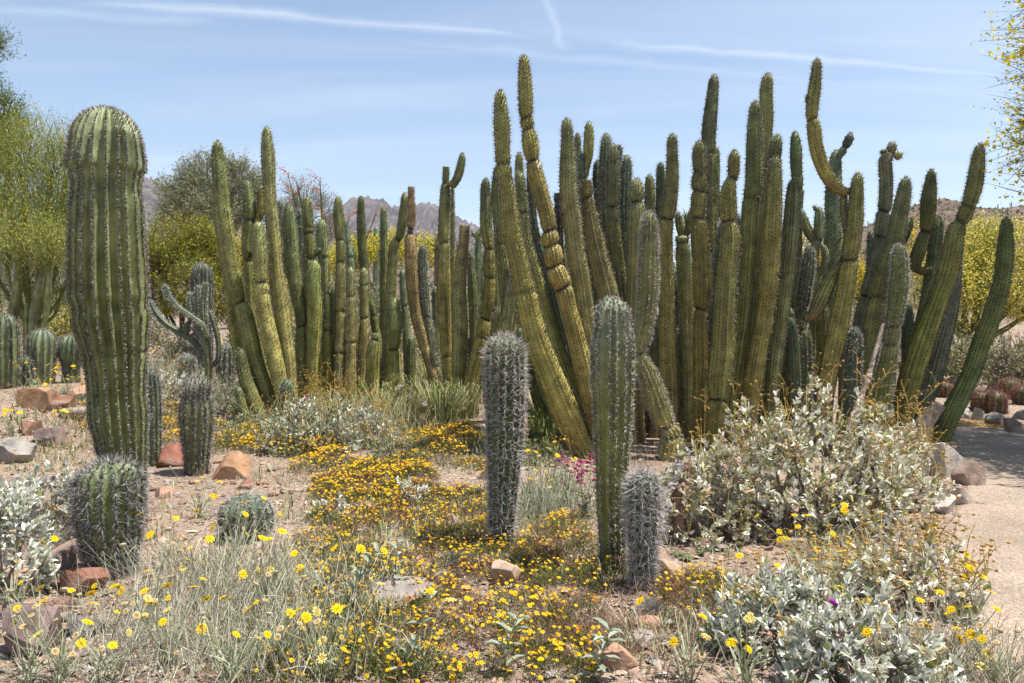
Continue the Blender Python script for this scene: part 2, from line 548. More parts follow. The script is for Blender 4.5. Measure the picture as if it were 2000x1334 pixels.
# ------------------------------------------------------------------ ground, path, hills
def axis_coords(lo, hi, step, far, growth=1.22):
    c = list(np.arange(lo, hi + 1e-6, step))
    d = step
    while c[-1] < far:
        d *= growth
        c.append(c[-1] + d)
    d = step
    while c[0] > -far:
        d *= growth
        c.insert(0, c[0] - d)
    return np.array(c)
def sheet(xs, ys, zf):
    X, Y = np.meshgrid(xs, ys)
    Z = zf(X, Y)
    V = np.stack([X, Y, Z], -1).reshape(-1, 3)
    nx = len(xs)
    i = np.arange(len(ys) - 1)[:, None] * nx; j = np.arange(nx - 1)[None]
    Q = np.stack([i + j, i + j + 1, i + nx + j + 1, i + nx + j], -1).reshape(-1, 4)
    return V, Q
xs = axis_coords(-8.0, 6.0, 0.12, 3300); ys = axis_coords(1.0, 13.0, 0.12, 3300)
b = MB(); V, Q = sheet(xs, ys, H); b.add(V, None, Q)
b.build('ground', M_SOIL, smooth=True, kind='structure')

XL = np.array([(1.2, .55), (2, .95), (3.33, 1.72), (4.24, 2.28), (6.5, 3.75), (8.6, 4.75), (9.5, 5.1), (10.5, 4.7), (11.3, 3.2)])
XR = np.array([(1.2, 4.5), (2, 5), (6.5, 7.5), (8, 7.2), (9.0, 6.6), (9.8, 6.3), (10.6, 6.05), (11.3, 5.6)])
yy = np.linspace(1.2, 11.3, 160)
def path_left(y): return np.interp(y, XL[:, 0], XL[:, 1])
def path_right(y): return np.interp(y, XR[:, 0], XR[:, 1])
def on_path(x, y, m=0.0): return (x > path_left(y) + m) & (x < path_right(y) - m) & (y < 11.3)
tt = np.linspace(0, 1, 50)
l = path_left(yy) + 0.12 * (fbm(yy * 2.1, yy * 0, o=3) - 0.45); r = path_right(yy) + 0.2 * (fbm(yy * 1.7, yy * 0 + 4, o=3) - 0.45)
X = l[:, None] * (1 - tt) + r[:, None] * tt; Y = np.repeat(yy[:, None], 50, 1)
Z = H(X, Y) + 0.006 + 0.012 * (fbm(X * 3, Y * 3, o=3) - 0.44)
i = np.arange(len(yy) - 1)[:, None] * 50; j = np.arange(49)[None]
b = MB(); b.add(np.stack([X, Y, Z], -1).reshape(-1, 3), None, np.stack([i + j, i + j + 1, i + 50 + j + 1, i + 50 + j], -1).reshape(-1, 4))
b.build('path', M_PATH, smooth=True, kind='structure')

def ridge(name, prof, D, W, mtl, nx=260, ny=60, rough=0.16, nsc=10.0, gul=1.0, crag=.02):
    """a range of hills: skyline prof [(px,py)] at distance D, slope of depth W towards the viewer and a back slope"""
    P = np.array([[at(px, py, D)[0], at(px, py, D)[2]] for px, py in prof])
    x = np.linspace(P[0, 0], P[-1, 0], nx)
    S = np.interp(x, P[:, 0], P[:, 1])
    v = np.linspace(0, 1.35, ny)
    X, Vv = np.meshgrid(x, v)
    yb = D - W * (1 - Vv)
    Sx = np.repeat(S[None], ny, 0)
    f = np.where(Vv < 1, Vv ** 0.85, 1 - (Vv - 1) * 1.2)
    span = (P[-1, 0] - P[0, 0])
    u = X / span * nsc
    n = fbm(u * 1.0 + 11 + D, Vv * 4 * gul, o=5) - 0.45
    n2 = np.abs(fbm(u * 2.6 + 3, Vv * 1.4 + 9, o=4) - 0.47) * 2
    Z = Sx * f + Sx.max() * rough * (n * 1.1 - n2 * 0.9 + 0.18) * np.sin(np.clip(Vv, 0, 1) * math.pi) ** 0.6
    Z = Z + Sx.max() * crag * (np.abs(vnoise(u * 9, Vv * 5) - 0.5) + .7 * np.abs(vnoise(u * 23 + 5, Vv * 9) - .5) - .4) * ss(.25, .8, Vv)
    Z[0] = -6
    Vx = np.stack([X, yb, Z], -1).reshape(-1, 3)
    i = np.arange(ny - 1)[:, None] * nx; j = np.arange(nx - 1)[None]
    Q = np.stack([i + j, i + j + 1, i + nx + j + 1, i + nx + j], -1).reshape(-1, 4)
    b = MB(); b.add(Vx, None, Q)
    o = b.build(name, mtl, smooth=False, kind='structure')
    return Vx.reshape(ny, nx, 3)
ridge('mountain', [(470, 560), (560, 470), (610, 440), (640, 424), (668, 399), (693, 382), (705, 386), (717, 381), (731, 386), (740, 389), (748, 387), (757, 392), (766, 403), (780, 400), (796, 404), (812, 400), (824, 397), (838, 394), (852, 398), (860, 411), (896, 423), (930, 440), (985, 452), (1060, 470), (1150, 500), (1220, 560)], 2600, 900, M_MTN, 330, 56, 0.24, 14, 1.0, .06)
ridge('mountain', [(40, 560), (120, 460), (190, 390), (235, 348), (258, 338), (272, 341), (300, 349), (322, 361), (350, 372), (380, 392), (430, 412), (500, 440), (560, 480), (620, 560)], 2300, 800, M_MTN, 200, 40, 0.2, 10, 1.0, .05)
g1 = ridge('hill', [(520, 575), (600, 520), (660, 492), (700, 462), (740, 446), (770, 452), (830, 468), (900, 490), (960, 510), (1060, 540), (1200, 585)], 420, 170, M_HILL, 220, 50, 0.10, 8)
g2 = ridge('hill', [(1360, 585), (1480, 540), (1560, 500), (1640, 465), (1700, 437), (1740, 418), (1776, 401), (1797, 396), (1828, 387), (1844, 385), (1871, 394), (1909, 405), (1947, 406), (1981, 401), (2030, 397), (2120, 410), (2300, 470), (2450, 585)], 520, 220, M_HILL, 300, 60, 0.07, 9)
def octa():
    V = np.array([[1, 0, 0], [-1, 0, 0], [0, 1, 0], [0, -1, 0], [0, 0, 1], [0, 0, -.4]], float)
    T = np.array([[0, 2, 4], [2, 1, 4], [1, 3, 4], [3, 0, 4], [2, 0, 5], [1, 2, 5], [3, 1, 5], [0, 3, 5]])
    return V, T
def scatter_hill(g, n, ncol, szl, name):
    fl = g[2:-12].reshape(-1, 3)
    idx = rng.integers(0, len(fl), n)
    pos = fl[idx] + rng.normal(0, 1.2, (n, 3)) * [1, 1, 0.05]
    V, T = octa()
    b = MB()
    R = frames(rdirs(n, -.05, .05))
    sc = np.stack([rng.uniform(.6, 1.6, n), rng.uniform(.6, 1.6, n), rng.uniform(.5, 1.3, n)], 1) * szl
    base = np.array([[0.05, 0.06, 0.025], [0.09, 0.085, 0.035], [0.14, 0.12, 0.05], [0.045, 0.05, 0.03]])
    b.inst(V, T, pos, R, sc, base[rng.integers(0, 4, n)] * rng.uniform(.7, 1.3, (n, 1)))
    o = b.build(name, M_LEAF, kind='stuff', label='dark desert scrub dotted over the distant stony hill', cat='scrub')
    k = ncol
    fl = g[4:-13].reshape(-1, 3); idx = rng.integers(0, len(fl), k)
    b = MB()
    for q in fl[idx]:
        h = rng.uniform(3.2, 6.5)
        b.tube(np.array([q, q + [0, 0, h * .6], q + [rng.normal(0, .1), 0, h]]), [.32, .36, .22], 5, np.array([.10, .12, .055]) * rng.uniform(.7, 1.2))
        if rng.random() < .4:
            s_ = rng.choice([-1, 1])
            b.tube(np.array([q + [0, 0, h * .45], q + [s_ * .9, 0, h * .5], q + [s_ * .95, 0, h * .8]]), .24, 5, (.10, .12, .055))
    b.build('hillside_saguaros', M_LEAF, kind='stuff', label='far columnar saguaros standing up from the distant stony hill', cat='cactus')
scatter_hill(g1, 2600, 70, .9, 'hillside_scrub')
scatter_hill(g2, 4200, 150, .9, 'hillside_scrub')

# the air between the garden and the far range
def haze_box(x0, x1, y0, y1, z0, z1, dens):
    V = [(x, y, z) for z in (z0, z1) for y in (y0, y1) for x in (x0, x1)]
    b = MB(); b.add(V, None, [[0, 2, 3, 1], [4, 5, 7, 6], [0, 1, 5, 4], [2, 6, 7, 3], [0, 4, 6, 2], [1, 3, 7, 5]])
    def f(nt, N, L, out):
        v = N('ShaderNodeVolumePrincipled'); v.inputs['Color'].default_value = (.80, .88, 1.0, 1); v.inputs['Density'].default_value = dens
        v.inputs['Anisotropy'].default_value = .2
        L(v.outputs[0], out.inputs['Volume'])
    b.build('haze', mat('haze_air', f), kind='stuff', label='thin blue desert haze in the distance', cat='haze')
HAZE = True
if HAZE:
    haze_box(-4200, 4200, -4200, 4200, -8, 520, .00008)
# ------------------------------------------------------------------ cacti
TRI_MOUND = (np.array([[1.3, 0, -.1], [-.7, 1.1, -.1], [-.7, -1.1, -.1], [0, 0, .8]], float), np.array([[0, 1, 3], [1, 2, 3], [2, 0, 3]]))
# spine templates point along x
SP1 = (np.array([[0, -1, 0], [0, 1, 0], [1, 0, 0]], float), np.array([[0, 1, 2]]))
SP3 = (np.array([[0, 1, 0], [0, -.5, .87], [0, -.5, -.87], [1, 0, 0]], float), np.array([[0, 1, 3], [1, 2, 3], [2, 0, 3]]))
STY = {  # spacing, count, length, half width, out-share, colours, mound size, template
    'organ': dict(a=.037, n=5, lo=.25, L=.036, w=.0021, out=.75, cols=[(.30, .27, .22), (.44, .41, .36), (.14, .11, .085)], m=.0080, t=SP1, mc=(.012, .009, .006)),
    'organ_grey': dict(a=.031, n=8, L=.042, w=.0025, out=.7, cols=[(.46, .44, .40), (.55, .53, .48), (.25, .22, .18)], m=.0058, t=SP1, mc=(.05, .042, .032)),
    'sag': dict(a=.021, n=11, lo=.75, L=.027, w=.0017, out=.62, cols=[(.34, .30, .27), (.52, .48, .43), (.12, .09, .08)], m=.0078, t=SP3, mc=(.026, .021, .018)),
    'barrel': dict(a=.026, n=9, L=.043, w=.0020, out=.62, cols=[(.27, .24, .24), (.42, .39, .37), (.10, .08, .08)], m=.009, t=SP3, mc=(.03, .026, .026)),
    'shag': dict(a=.023, n=9, lo=.75, L=.058, w=.0017, out=.55, cols=[(.44, .40, .36), (.30, .26, .23), (.62, .58, .53)], m=.007, t=SP3, mc=(.10, .085, .07)),
    'white': dict(a=.022, n=8, lo=.7, L=.030, w=.0017, out=.5, cols=[(.50, .46, .42), (.62, .58, .53), (.22, .18, .16)], m=.007, t=SP3, mc=(.07, .055, .045)),
    'cholla': dict(a=.04, n=8, L=.042, w=.0024, out=.8, cols=[(.52, .51, .48), (.62, .60, .56)], m=.006, t=SP1, mc=(.15, .14, .10)),
    'smooth': dict(a=.05, n=4, L=.02, w=.0015, out=.7, cols=[(.4, .38, .33)], m=.006, t=SP1, mc=(.15, .14, .10)),
}
def stem_mesh(C, rad, ribs, depth, sty, tint, cons=(), cap=1.3, cols_per=4, ds=0.05, tip_tint=None, base_tint=None, twist=0.0, band=(.035, .024, .012), flat=False, shrivel=0.0, sharp=False):
    """C (k,3) base to tip control points with radii; returns (body MB, spine MB)"""
    P = np.concatenate([C, np.asarray(rad)[:, None]], 1)
    Sx = spline(P, 14)
    s = np.concatenate([[0], np.cumsum(np.linalg.norm(np.diff(Sx[:, :3], axis=0), axis=1))])
    Lt = s[-1]
    rtip = Sx[-1, 3]
    cs = []
    for c in cons:
        p0 = c[0]
        k = np.argmin(np.linalg.norm(Sx[:, :3] - p0, axis=1))
        cs.append((s[k], c[1], c[2]))
    q = list(np.arange(0, Lt, ds))
    for c0, a, w in cs:
        q += [c0 + t * w for t in (-2.2, -1.3, -.7, -.3, 0, .3, .7, 1.3, 2.2)]
    cl = cap * rtip
    q += [Lt - cl * t for t in (1, .8, .6, .42, .27, .15, .07, .02, 0)]
    q = np.unique(np.round(np.clip(q, 0, Lt), 4))
    c3 = np.stack([np.interp(q, s, Sx[:, i]) for i in range(3)], 1)
    r = np.interp(q, s, Sx[:, 3])
    r0_ = r.copy()
    for c0, a, w in cs:
        r = r * (1 - a * np.exp(-((q - c0) / w) ** 2))
        # swelling just below and above the pinch
        r = r * (1 + 0.05 * np.exp(-((q - c0 + 2.6 * w) / (1.6 * w)) ** 2) + 0.05 * np.exp(-((q - c0 - 2.6 * w) / (1.6 * w)) ** 2))
    r = r * (1 + 0.045 * (vnoise(q * 5 + hash(str(round(C[0, 0], 3))) % 97, q * 0) - .5) * 2)
    if not flat:
        t = np.clip((Lt - q) / max(cl, 1e-4), 0, 1)
        r = r * np.maximum(np.sqrt(1 - (1 - t) ** 2), 0.02)
    else:
        r[-1] *= .05
    T = norm(np.gradient(c3, axis=0))
    # parallel transport
    N0 = np.cross(T[0], [0.0, 1.0, 0.05]); N0 = N0 / np.linalg.norm(N0)
    Ns = [N0]
    for i in range(1, len(q)):
        n = Ns[-1] - T[i] * np.dot(Ns[-1], T[i])
        Ns.append(n / np.linalg.norm(n))
    Ns = np.array(Ns); Bs = np.cross(T, Ns)
    m = ribs * cols_per
    ph = np.arange(m) / cols_per
    fr = ph % 1.0
    if sharp:
        prof = 1 - depth * np.abs(np.sin(math.pi * fr)) ** 0.85
    else:
        prof = 1 - depth * (1 - np.abs(np.cos(math.pi * fr)) ** 0.8)
    a0 = rng.uniform(0, 6.28)
    dj = rng.uniform(-.16, .16, ribs + 1) * 2 * math.pi / ribs; dj[-1] = dj[0]
    ang = a0 + 2 * math.pi * ph / ribs + np.interp(ph, np.arange(ribs + 1), dj)
    # growth pinches run a little askew round the stem
    qt = q[:, None] + (.011 * np.sin(ang + Lt * 9) + .014 * (vnoise(np.floor(ph + .5) * 1.9, np.full(m, Lt * 5)) - .5))[None]
    skew = np.ones((len(q), m)); pin = np.zeros((len(q), m))
    for c0, a, w in cs:
        skew = skew * (1 - a * np.exp(-((qt - c0) / w) ** 2)) / (1 - a * np.exp(-((q - c0) / w) ** 2))[:, None]
        pin = np.maximum(pin, np.exp(-((qt - c0) / (w * .75)) ** 2) * min(1, a * 5))
    cosA, sinA = np.cos(ang), np.sin(ang)
    wob = 1 + 0.045 * (vnoise(q[:, None] * 9 + 3, np.floor(ph + .5)[None] * 1.7) - .5) * 2
    if shrivel:
        wob = wob * (1 - shrivel * vnoise(q[:, None] * 30, np.floor(ph + .5)[None] * 3.3))
    RR = r[:, None] * prof[None] * wob * skew
    V = c3[:, None] + RR[..., None] * (cosA[None, :, None] * Ns[:, None] + sinA[None, :, None] * Bs[:, None])
    n = len(q)
    i = np.arange(n - 1)[:, None] * m; j = np.arange(m)[None]; j2 = (j + 1) % m
    Q = np.stack([i + j, i + j2, i + m + j2, i + m + j], -1).reshape(-1, 4)
    tint = np.asarray(tint, float)
    tt_ = tint if tip_tint is None else np.asarray(tip_tint, float)
    bt_ = tint if base_tint is None else np.asarray(base_tint, float)
    u = (q / Lt)
    w1 = ss(.55, 1.0, u)[:, None]; w0 = (1 - ss(0.0, .25, u))[:, None]
    ring = tint * (1 - w1) + tt_ * w1
    ring = ring * (1 - w0) + bt_ * w0
    # each growth segment has a slightly different skin
    seg = np.zeros(n)
    for c0, a, w in sorted(cs):
        seg += (q > c0)
    ring = ring * (0.88 + 0.26 * hashn(seg * 3.7 + Lt * 13, seg * 1.3 + 1))[:, None]
    blot = vnoise(q[:, None] * 4, np.floor(ph + .5)[None] * .8 + Lt * 7)[..., None]
    c = ring[:, None] * (0.72 + 0.56 * blot)
    c = c * (1 - pin[..., None]) + np.array(band) * pin[..., None]
    body = MB(); body.add(V.reshape(-1, 3), None, Q, c.reshape(-1, 3))
    # areoles on the rib crests
    sty = STY[sty] if isinstance(sty, str) else sty
    na = max(2, int(Lt / sty['a']))
    sp = MB()
    sa = (np.arange(na) + .5) * Lt / na
    sA = (sa[None] + rng.uniform(-.25, .25, (ribs, na)) * sty['a'] + (np.arange(ribs) % 2)[:, None] * sty['a'] * .5)
    sA = np.clip(sA, 0, Lt - 0.004)
    th = np.repeat((a0 + 2 * math.pi * np.arange(ribs) / ribs + dj[:-1])[:, None], na, 1)
    sA = sA.ravel(); th = th.ravel()
    it = lambda A: np.stack([np.interp(sA, q, A[:, k]) for k in range(3)], 1)
    cc = it(c3); Na = it(Ns); Ba = it(Bs); Ta = it(T)
    ra = np.interp(sA, q, r); dr = np.interp(sA, q, np.gradient(r, q + np.arange(n) * 1e-7))
    rad_ = np.cos(th)[:, None] * Na + np.sin(th)[:, None] * Ba
    keep = ra > rtip * .12
    cc, Na, Ba, Ta, ra, dr, rad_ = [z[keep] for z in (cc, Na, Ba, Ta, ra, dr, rad_)]
    nor = norm(rad_ - Ta * np.clip(dr, -3, 1.2)[:, None])
    pos = cc + rad_ * ra[:, None] * 0.995
    k = len(pos)
    R = frames(Ta, nor)   # columns: along stem, side, normal
    mm = sty['m'] * rng.uniform(.7, 1.2, k)
    sp.inst(TRI_MOUND[0], TRI_MOUND[1], pos, R, mm, np.tile(np.array(sty['mc']), (k, 1)) * rng.uniform(.7, 1.5, (k, 1)))
    ns = sty['n']
    P2 = np.repeat(pos, ns, 0); N2 = np.repeat(nor, ns, 0); T2 = np.repeat(Ta, ns, 0)
    d = norm(rdirs(k * ns) * (1 - sty['out']) * 1.6 + N2 * sty['out'] + T2 * rng.normal(0.05, .18, (k * ns, 1)))
    uu = np.repeat((sA[keep] / Lt), ns)
    Ls = sty['L'] * rng.uniform(.45, 1.15, k * ns) * np.where(rng.random(k * ns) < sty.get('lo', .5) + (1 - sty.get('lo', .5)) * ss(.35, .9, uu), 1, 0)
    kp = Ls > 0
    P2, d, Ls = P2[kp], d[kp], Ls[kp]
    kn = len(Ls)
    cols = np.array(sty['cols'])[rng.integers(0, len(sty['cols']), kn)] * rng.uniform(.75, 1.2, (kn, 1))
    sc = np.stack([Ls, np.full(kn, sty['w']), np.full(kn, sty['w'])], 1)
    sp.inst(sty['t'][0], sty['t'][1], P2, frames(d, rdirs(kn)), sc, cols)
    return body, sp
OLIVE = (.245, .228, .064); GREEN = (.172, .180, .056); YEL = (.335, .290, .092); PALE = (.255, .265, .125); BROWN = (.21, .155, .06); ORANGE = (.40, .29, .115); DEAD = (.05, .035, .025); GREY = (.110, .130, .060)
def stem(parent, Y, pts, ribs=15, cons=(), tint=OLIVE, sty='organ', name='stem', cap=1.9, depth=.19, to_ground=True, Yt=None, tip=None, base=None, flat=False, cols_per=4, ds=.07, jit=True, spread=None, sub=None, shrivel=0.0, band=(.035, .024, .012)):
    """pts from tip to base in photograph coordinates with half widths, stem standing at distance Y"""
    pts = [tuple(p) for p in pts][::-1]
    if 8.45 < Y <= 9.55 and cols_per == 4 and ribs > 9:
        ds = .095
    if Y > 9.55 and cols_per == 4 and ribs > 9:
        cols_per = 2; ds = .09
        if isinstance(sty, str) and sty.startswith('organ'):
            sty = dict(STY[sty], a=STY[sty]['a'] * 1.4, n=STY[sty]['n'] - 1, w=STY[sty]['w'] * 1.2, m=STY[sty]['m'] * 1.1)
    n = len(pts)
    C = []; R = []
    for k, (px, py, hw) in enumerate(pts):
        y_ = Y if Yt is None else Y + (Yt - Y) * k / (n - 1)
        p = at(px, py, y_)
        if k == 0 and to_ground:
            p = np.array([p[0], y_, float(H(p[0], y_)) - .07])
        C.append(p); R.append(hw * y_ / FPX)
    C = np.array(C); R = np.array(R)
    cn = []
    py_ = np.array([p[1] for p in pts]); px_ = np.array([p[0] for p in pts])
    for c in cons:
        c = c if isinstance(c, tuple) else (c,)
        yv = c[0]; a = c[1] if len(c) > 1 else .17; w = c[2] if len(c) > 2 else .022
        best = None
        for k in range(n - 1):
            lo, hi = sorted((py_[k], py_[k + 1]))
            if lo <= yv <= hi and hi > lo:
                t = (yv - py_[k]) / (py_[k + 1] - py_[k])
                best = C[k] * (1 - t) + C[k + 1] * t
        if best is not None:
            cn.append((best, a, w))
    if jit:
        tint = np.array(tint) * rng.uniform(.78, 1.18) * np.array([rng.uniform(.9, 1.12), 1, rng.uniform(.8, 1.25)])
    if tip is None:
        tip = np.array(tint) * np.array([.82, .98, 1.15]) * .9
    if base is None:
        base = np.array(tint) * np.array([1.15, .98, .9])
        if rng.random() < .5:
            base = base * .45 + np.array(BROWN) * .55
    body, sp = stem_mesh(C, R, ribs, depth, sty, tint, cn, cap, cols_per, ds, tip, base, flat=flat, shrivel=shrivel, band=band, sharp=cols_per >= 4)
    o = body.build(name, M_CACTUS, parent, smooth=True)
    sp.build('spines', M_SPINE, o, kind='stuff')
    return o
def clump(label, px, Y, group, py=None):
    p = at(px, 900, Y)
    return thing('organ_pipe_cactus', label, 'cactus', ground(p[0], Y), group)
GRP = 'organ pipe cacti in the two big clumps'

# --- the big right-hand clump
P1 = clump('organ pipe cactus with pinched leaning stems behind the shaggy and the white-spined young saguaros', 1170, 8.4, GRP)
stem(P1, 8.0, [(977, 177, 11), (977, 200, 11.5), (980, 240, 15.5), (983, 322, 13.5), (991, 380, 16), (998, 447, 17.5), (1013, 515, 19.5), (1025, 573, 20.5), (1050, 670, 24), (1074, 730, 25), (1111, 820, 27), (1137, 876, 24), (1160, 905, 20)], 16, [(322, .14), (345, .06), (573, .06)], YEL)
stem(P1, 8.3, [(1022, 108, 9), (1024, 135, 11), (1026, 180, 13.5), (1028, 229, 13), (1031, 251, 12), (1036, 281, 16), (1040, 313, 13), (1048, 349, 16), (1057, 382, 15.5), (1069, 425, 15), (1072, 450, 14), (1074, 465, 17), (1076, 479, 16), (1081, 499, 18), (1082, 519, 16), (1089, 537, 20), (1099, 562, 17), (1105, 582, 17), (1120, 640, 18), (1150, 760, 20), (1180, 870, 18), (1190, 900, 17)], 14, [229, (251, .12), (313, .22), (450, .22), (479, .16), (519, .2), (562, .2)], YEL, tip=OLIVE)
stem(P1, 8.45, [(1106, 232, 10), (1107, 247, 10.5), (1109, 315, 15.5), (1110, 382, 17), (1116, 425, 18.5), (1124, 492, 18), (1136, 560, 19), (1141, 605, 20), (1152, 672, 20), (1172, 780, 20), (1190, 880, 18)], 16, [], YEL)
stem(P1, 8.7, [(1145, 352, 9), (1146, 372, 11), (1147, 385, 11), (1150, 405, 13), (1156, 447, 17), (1171, 515, 20), (1186, 571, 21), (1210, 680, 21), (1222, 800, 20), (1228, 885, 18)], 15, [(386, .18)], YEL, flat=True, tip=(.21, .165, .05))
stem(P1, 8.75, [(1015, 335, 8), (1016, 360, 10), (1020, 402, 10.5), (1027, 470, 11), (1047, 537, 12), (1066, 605, 12.5), (1085, 665, 13), (1098, 707, 14), (1129, 775, 15), (1148, 815, 14), (1168, 880, 13)], 14, [(416, .16), (795, .16)], OLIVE)
stem(P1, 9.5, [(1014, 298, 6), (1014, 330, 8), (1018, 420, 9), (1028, 520, 10), (1060, 680, 11), (1110, 850, 11)], 12, [], OLIVE)
stem(P1, 9.0, [(1036, 330, 7), (1042, 447, 10), (1056, 500, 11), (1075, 560, 12), (1092, 627, 12), (1112, 700, 13), (1150, 800, 14), (1168, 870, 13)], 13, [(470, .12)], GREY)
stem(P1, 9.3, [(972, 322, 7), (968, 380, 9), (976, 470, 9), (986, 560, 11), (1000, 700, 12), (1040, 860, 12)], 12, [(478, .12)], GREEN)
stem(P1, 9.2, [(1012, 470, 7), (1004, 540, 12), (994, 627, 14), (985, 700, 14), (975, 780, 14), (985, 860, 13)], 13, [], PALE)
for pts, yb in (([(1040, 610, 8), (1046, 660, 12), (1066, 760, 13), (1110, 870, 13)], 9.5), ([(975, 600, 8), (968, 660, 11), (966, 730, 12), (985, 850, 12)], 9.9), ([(1012, 560, 8), (1018, 620, 11), (1034, 720, 12), (1075, 860, 12)], 9.8), ([(1060, 690, 8), (1072, 740, 12), (1100, 820, 13), (1125, 880, 12)], 9.2), ([(950, 690, 7), (952, 740, 10), (965, 850, 11)], 10.2)):
    stem(P1, yb, pts, 12, [], random.choice([GREEN, OLIVE]))
P2 = clump('organ pipe cactus with a bulging elbow stem right behind the tall white-spined young saguaro', 1255, 8.6, GRP)
stem(P2, 7.85, [(1267, 415, 12), (1268, 445, 15), (1267, 512, 18), (1265, 580, 18.5), (1260, 625, 18), (1251, 670, 15.5), (1246, 690, 12), (1252, 705, 15), (1262, 725, 19), (1280, 775, 23), (1294, 815, 21), (1304, 836, 17), (1312, 850, 20), (1310, 880, 24), (1310, 905, 23)], 16, [(690, .2), (833, .22), (853, .18)], OLIVE, sty='organ_grey', tip=GREEN, base=YEL)
stem(P2, 8.9, [(1243, 348, 8), (1244, 373, 13.5), (1244, 395, 12), (1244, 411, 15), (1243, 467, 16), (1240, 600, 17), (1240, 700, 18), (1245, 890, 17)], 14, [(395, .25)], YEL)
stem(P2, 9.3, [(1224, 305, 9), (1223, 340, 10.5), (1222, 428, 10), (1228, 520, 12), (1235, 640, 13), (1240, 880, 13)], 12, [(429, .14)], GREY, sty='organ_grey')
stem(P2, 9.7, [(1184, 262, 9), (1183, 292, 11), (1181, 390, 12), (1186, 520, 12), (1205, 700, 13), (1225, 880, 12)], 13, [(350, .1)], GREY, sty='organ_grey')
stem(P2, 9.2, [(1198, 281, 9), (1196, 315, 12), (1197, 382, 13), (1196, 403, 12), (1200, 470, 14), (1213, 560, 13), (1226, 700, 14), (1236, 880, 14)], 14, [(403, .18)], OLIVE)
stem(P2, 9.9, [(1210, 284, 5), (1210, 340, 6), (1212, 500, 7), (1225, 880, 8)], 11, [], GREY, sty='organ_grey')
stem(P2, 9.9, [(1167, 313, 7), (1166, 350, 9), (1174, 430, 9), (1180, 560, 10), (1210, 880, 10)], 12, [], GREY)
stem(P2, 10.0, [(1128, 260, 6), (1128, 300, 7.5), (1130, 420, 8), (1150, 650, 10), (1180, 880, 10)], 11, [], GREEN)
s9 = stem(P2, 9.8, [(1136, 300, 7), (1136, 330, 9), (1140, 372, 9), (1150, 450, 10), (1170, 650, 12), (1195, 880, 12)], 12, [(352, .15)], GREY, sty='organ_grey')
stem(P2, 9.8, [(1150, 238, 7), (1150, 265, 9.5), (1149, 300, 10), (1146, 328, 6), (1144, 345, 5)], 12, [], OLIVE, to_ground=False, name='arm')
stem(P2, 9.5, [(1088, 377, 6), (1090, 400, 8), (1092, 476, 9), (1105, 600, 9), (1160, 880, 9)], 11, [(395, .3)], DEAD, flat=True, shrivel=.15, jit=False)
stem(P2, 9.6, [(1269, 341, 7), (1269, 370, 10), (1269, 440, 10), (1268, 600, 11), (1262, 880, 11)], 12, [], OLIVE)
P3 = clump('organ pipe cactus of crowded upright stems with dark constricted bands behind the sprawling silvery bush', 1400, 8.7, GRP)
stem(P3, 8.7, [(1313, 262, 9), (1313, 287, 10), (1313, 332, 12), (1310, 377, 13.5), (1306, 411, 14), (1303, 427, 13), (1301, 440, 13), (1300, 490, 14), (1301, 557, 15), (1303, 625, 16), (1304, 692, 18), (1306, 740, 18.5), (1309, 800, 17), (1308, 890, 16)], 15, [(427, .2)], OLIVE)
stem(P3, 9.3, [(1290, 318, 7), (1290, 350, 8.5), (1290, 500, 10), (1295, 880, 11)], 12, [], GREEN)
stem(P3, 8.4, [(1366, 275, 9), (1365, 299, 12), (1366, 337, 12), (1364, 357, 14), (1365, 374, 13), (1364, 389, 14), (1363, 427, 13), (1366, 456, 16), (1370, 512, 17), (1371, 580, 16.5), (1370, 605, 13.5), (1368, 625, 13.5), (1368, 692, 14), (1368, 780, 15), (1368, 880, 14)], 15, [(337, .1), (374, .16), (427, .2), (605, .2)], OLIVE)
stem(P3, 8.9, [(1332, 458, 10), (1332, 466, 12.5), (1333, 476, 12.5), (1334, 500, 14), (1340, 557, 14), (1341, 625, 13.5), (1342, 692, 14), (1342, 880, 14)], 14, [(475, .14)], YEL, cap=.8)
stem(P3, 8.9, [(1324, 415, 5), (1327, 440, 8), (1331, 456, 7), (1332, 464, 5)], 10, [], GREEN, to_ground=False, name='arm')
stem(P3, 8.9, [(1352, 408, 5), (1347, 440, 8), (1340, 457, 7), (1334, 466, 5)], 10, [], GREEN, to_ground=False, name='arm')
stem(P3, 9.8, [(1395, 146, 9), (1394, 160, 10), (1390, 200, 12), (1387, 230, 13.5), (1384, 265, 14), (1384, 310, 13.5), (1386, 400, 13), (1385, 600, 14), (1380, 880, 14)], 15, [(300, .05)], GREEN)
stem(P3, 10.0, [(1399, 287, 6), (1398, 330, 8), (1397, 420, 8), (1396, 880, 9)], 11, [], OLIVE)
stem(P3, 8.15, [(1434, 294, 9), (1433, 321, 11.5), (1431, 348, 10), (1425, 360, 11.5), (1422, 378, 15), (1422, 411, 17), (1423, 434, 14.5), (1425, 456, 18), (1419, 535, 20), (1414, 625, 22), (1411, 692, 24), (1405, 740, 23), (1402, 780, 18), (1400, 807, 18), (1395, 890, 18)], 16, [(350, .2), (434, .2), (781, .2)], YEL, tip=OLIVE)
stem(P3, 8.6, [(1475, 198, 9), (1474, 242, 13), (1473, 310, 16), (1472, 355, 15.5), (1467, 389, 15), (1464, 410, 15), (1461, 467, 16), (1456, 557, 15.5), (1450, 625, 16), (1440, 692, 16), (1430, 780, 16), (1425, 880, 15)], 16, [(389, .07)], OLIVE, base=YEL)
stem(P3, 9.4, [(1500, 143, 9), (1497, 167, 11.5), (1497, 235, 12.5), (1493, 302, 12), (1487, 370, 12), (1480, 480, 13), (1465, 700, 14), (1450, 880, 13)], 14, [], OLIVE)
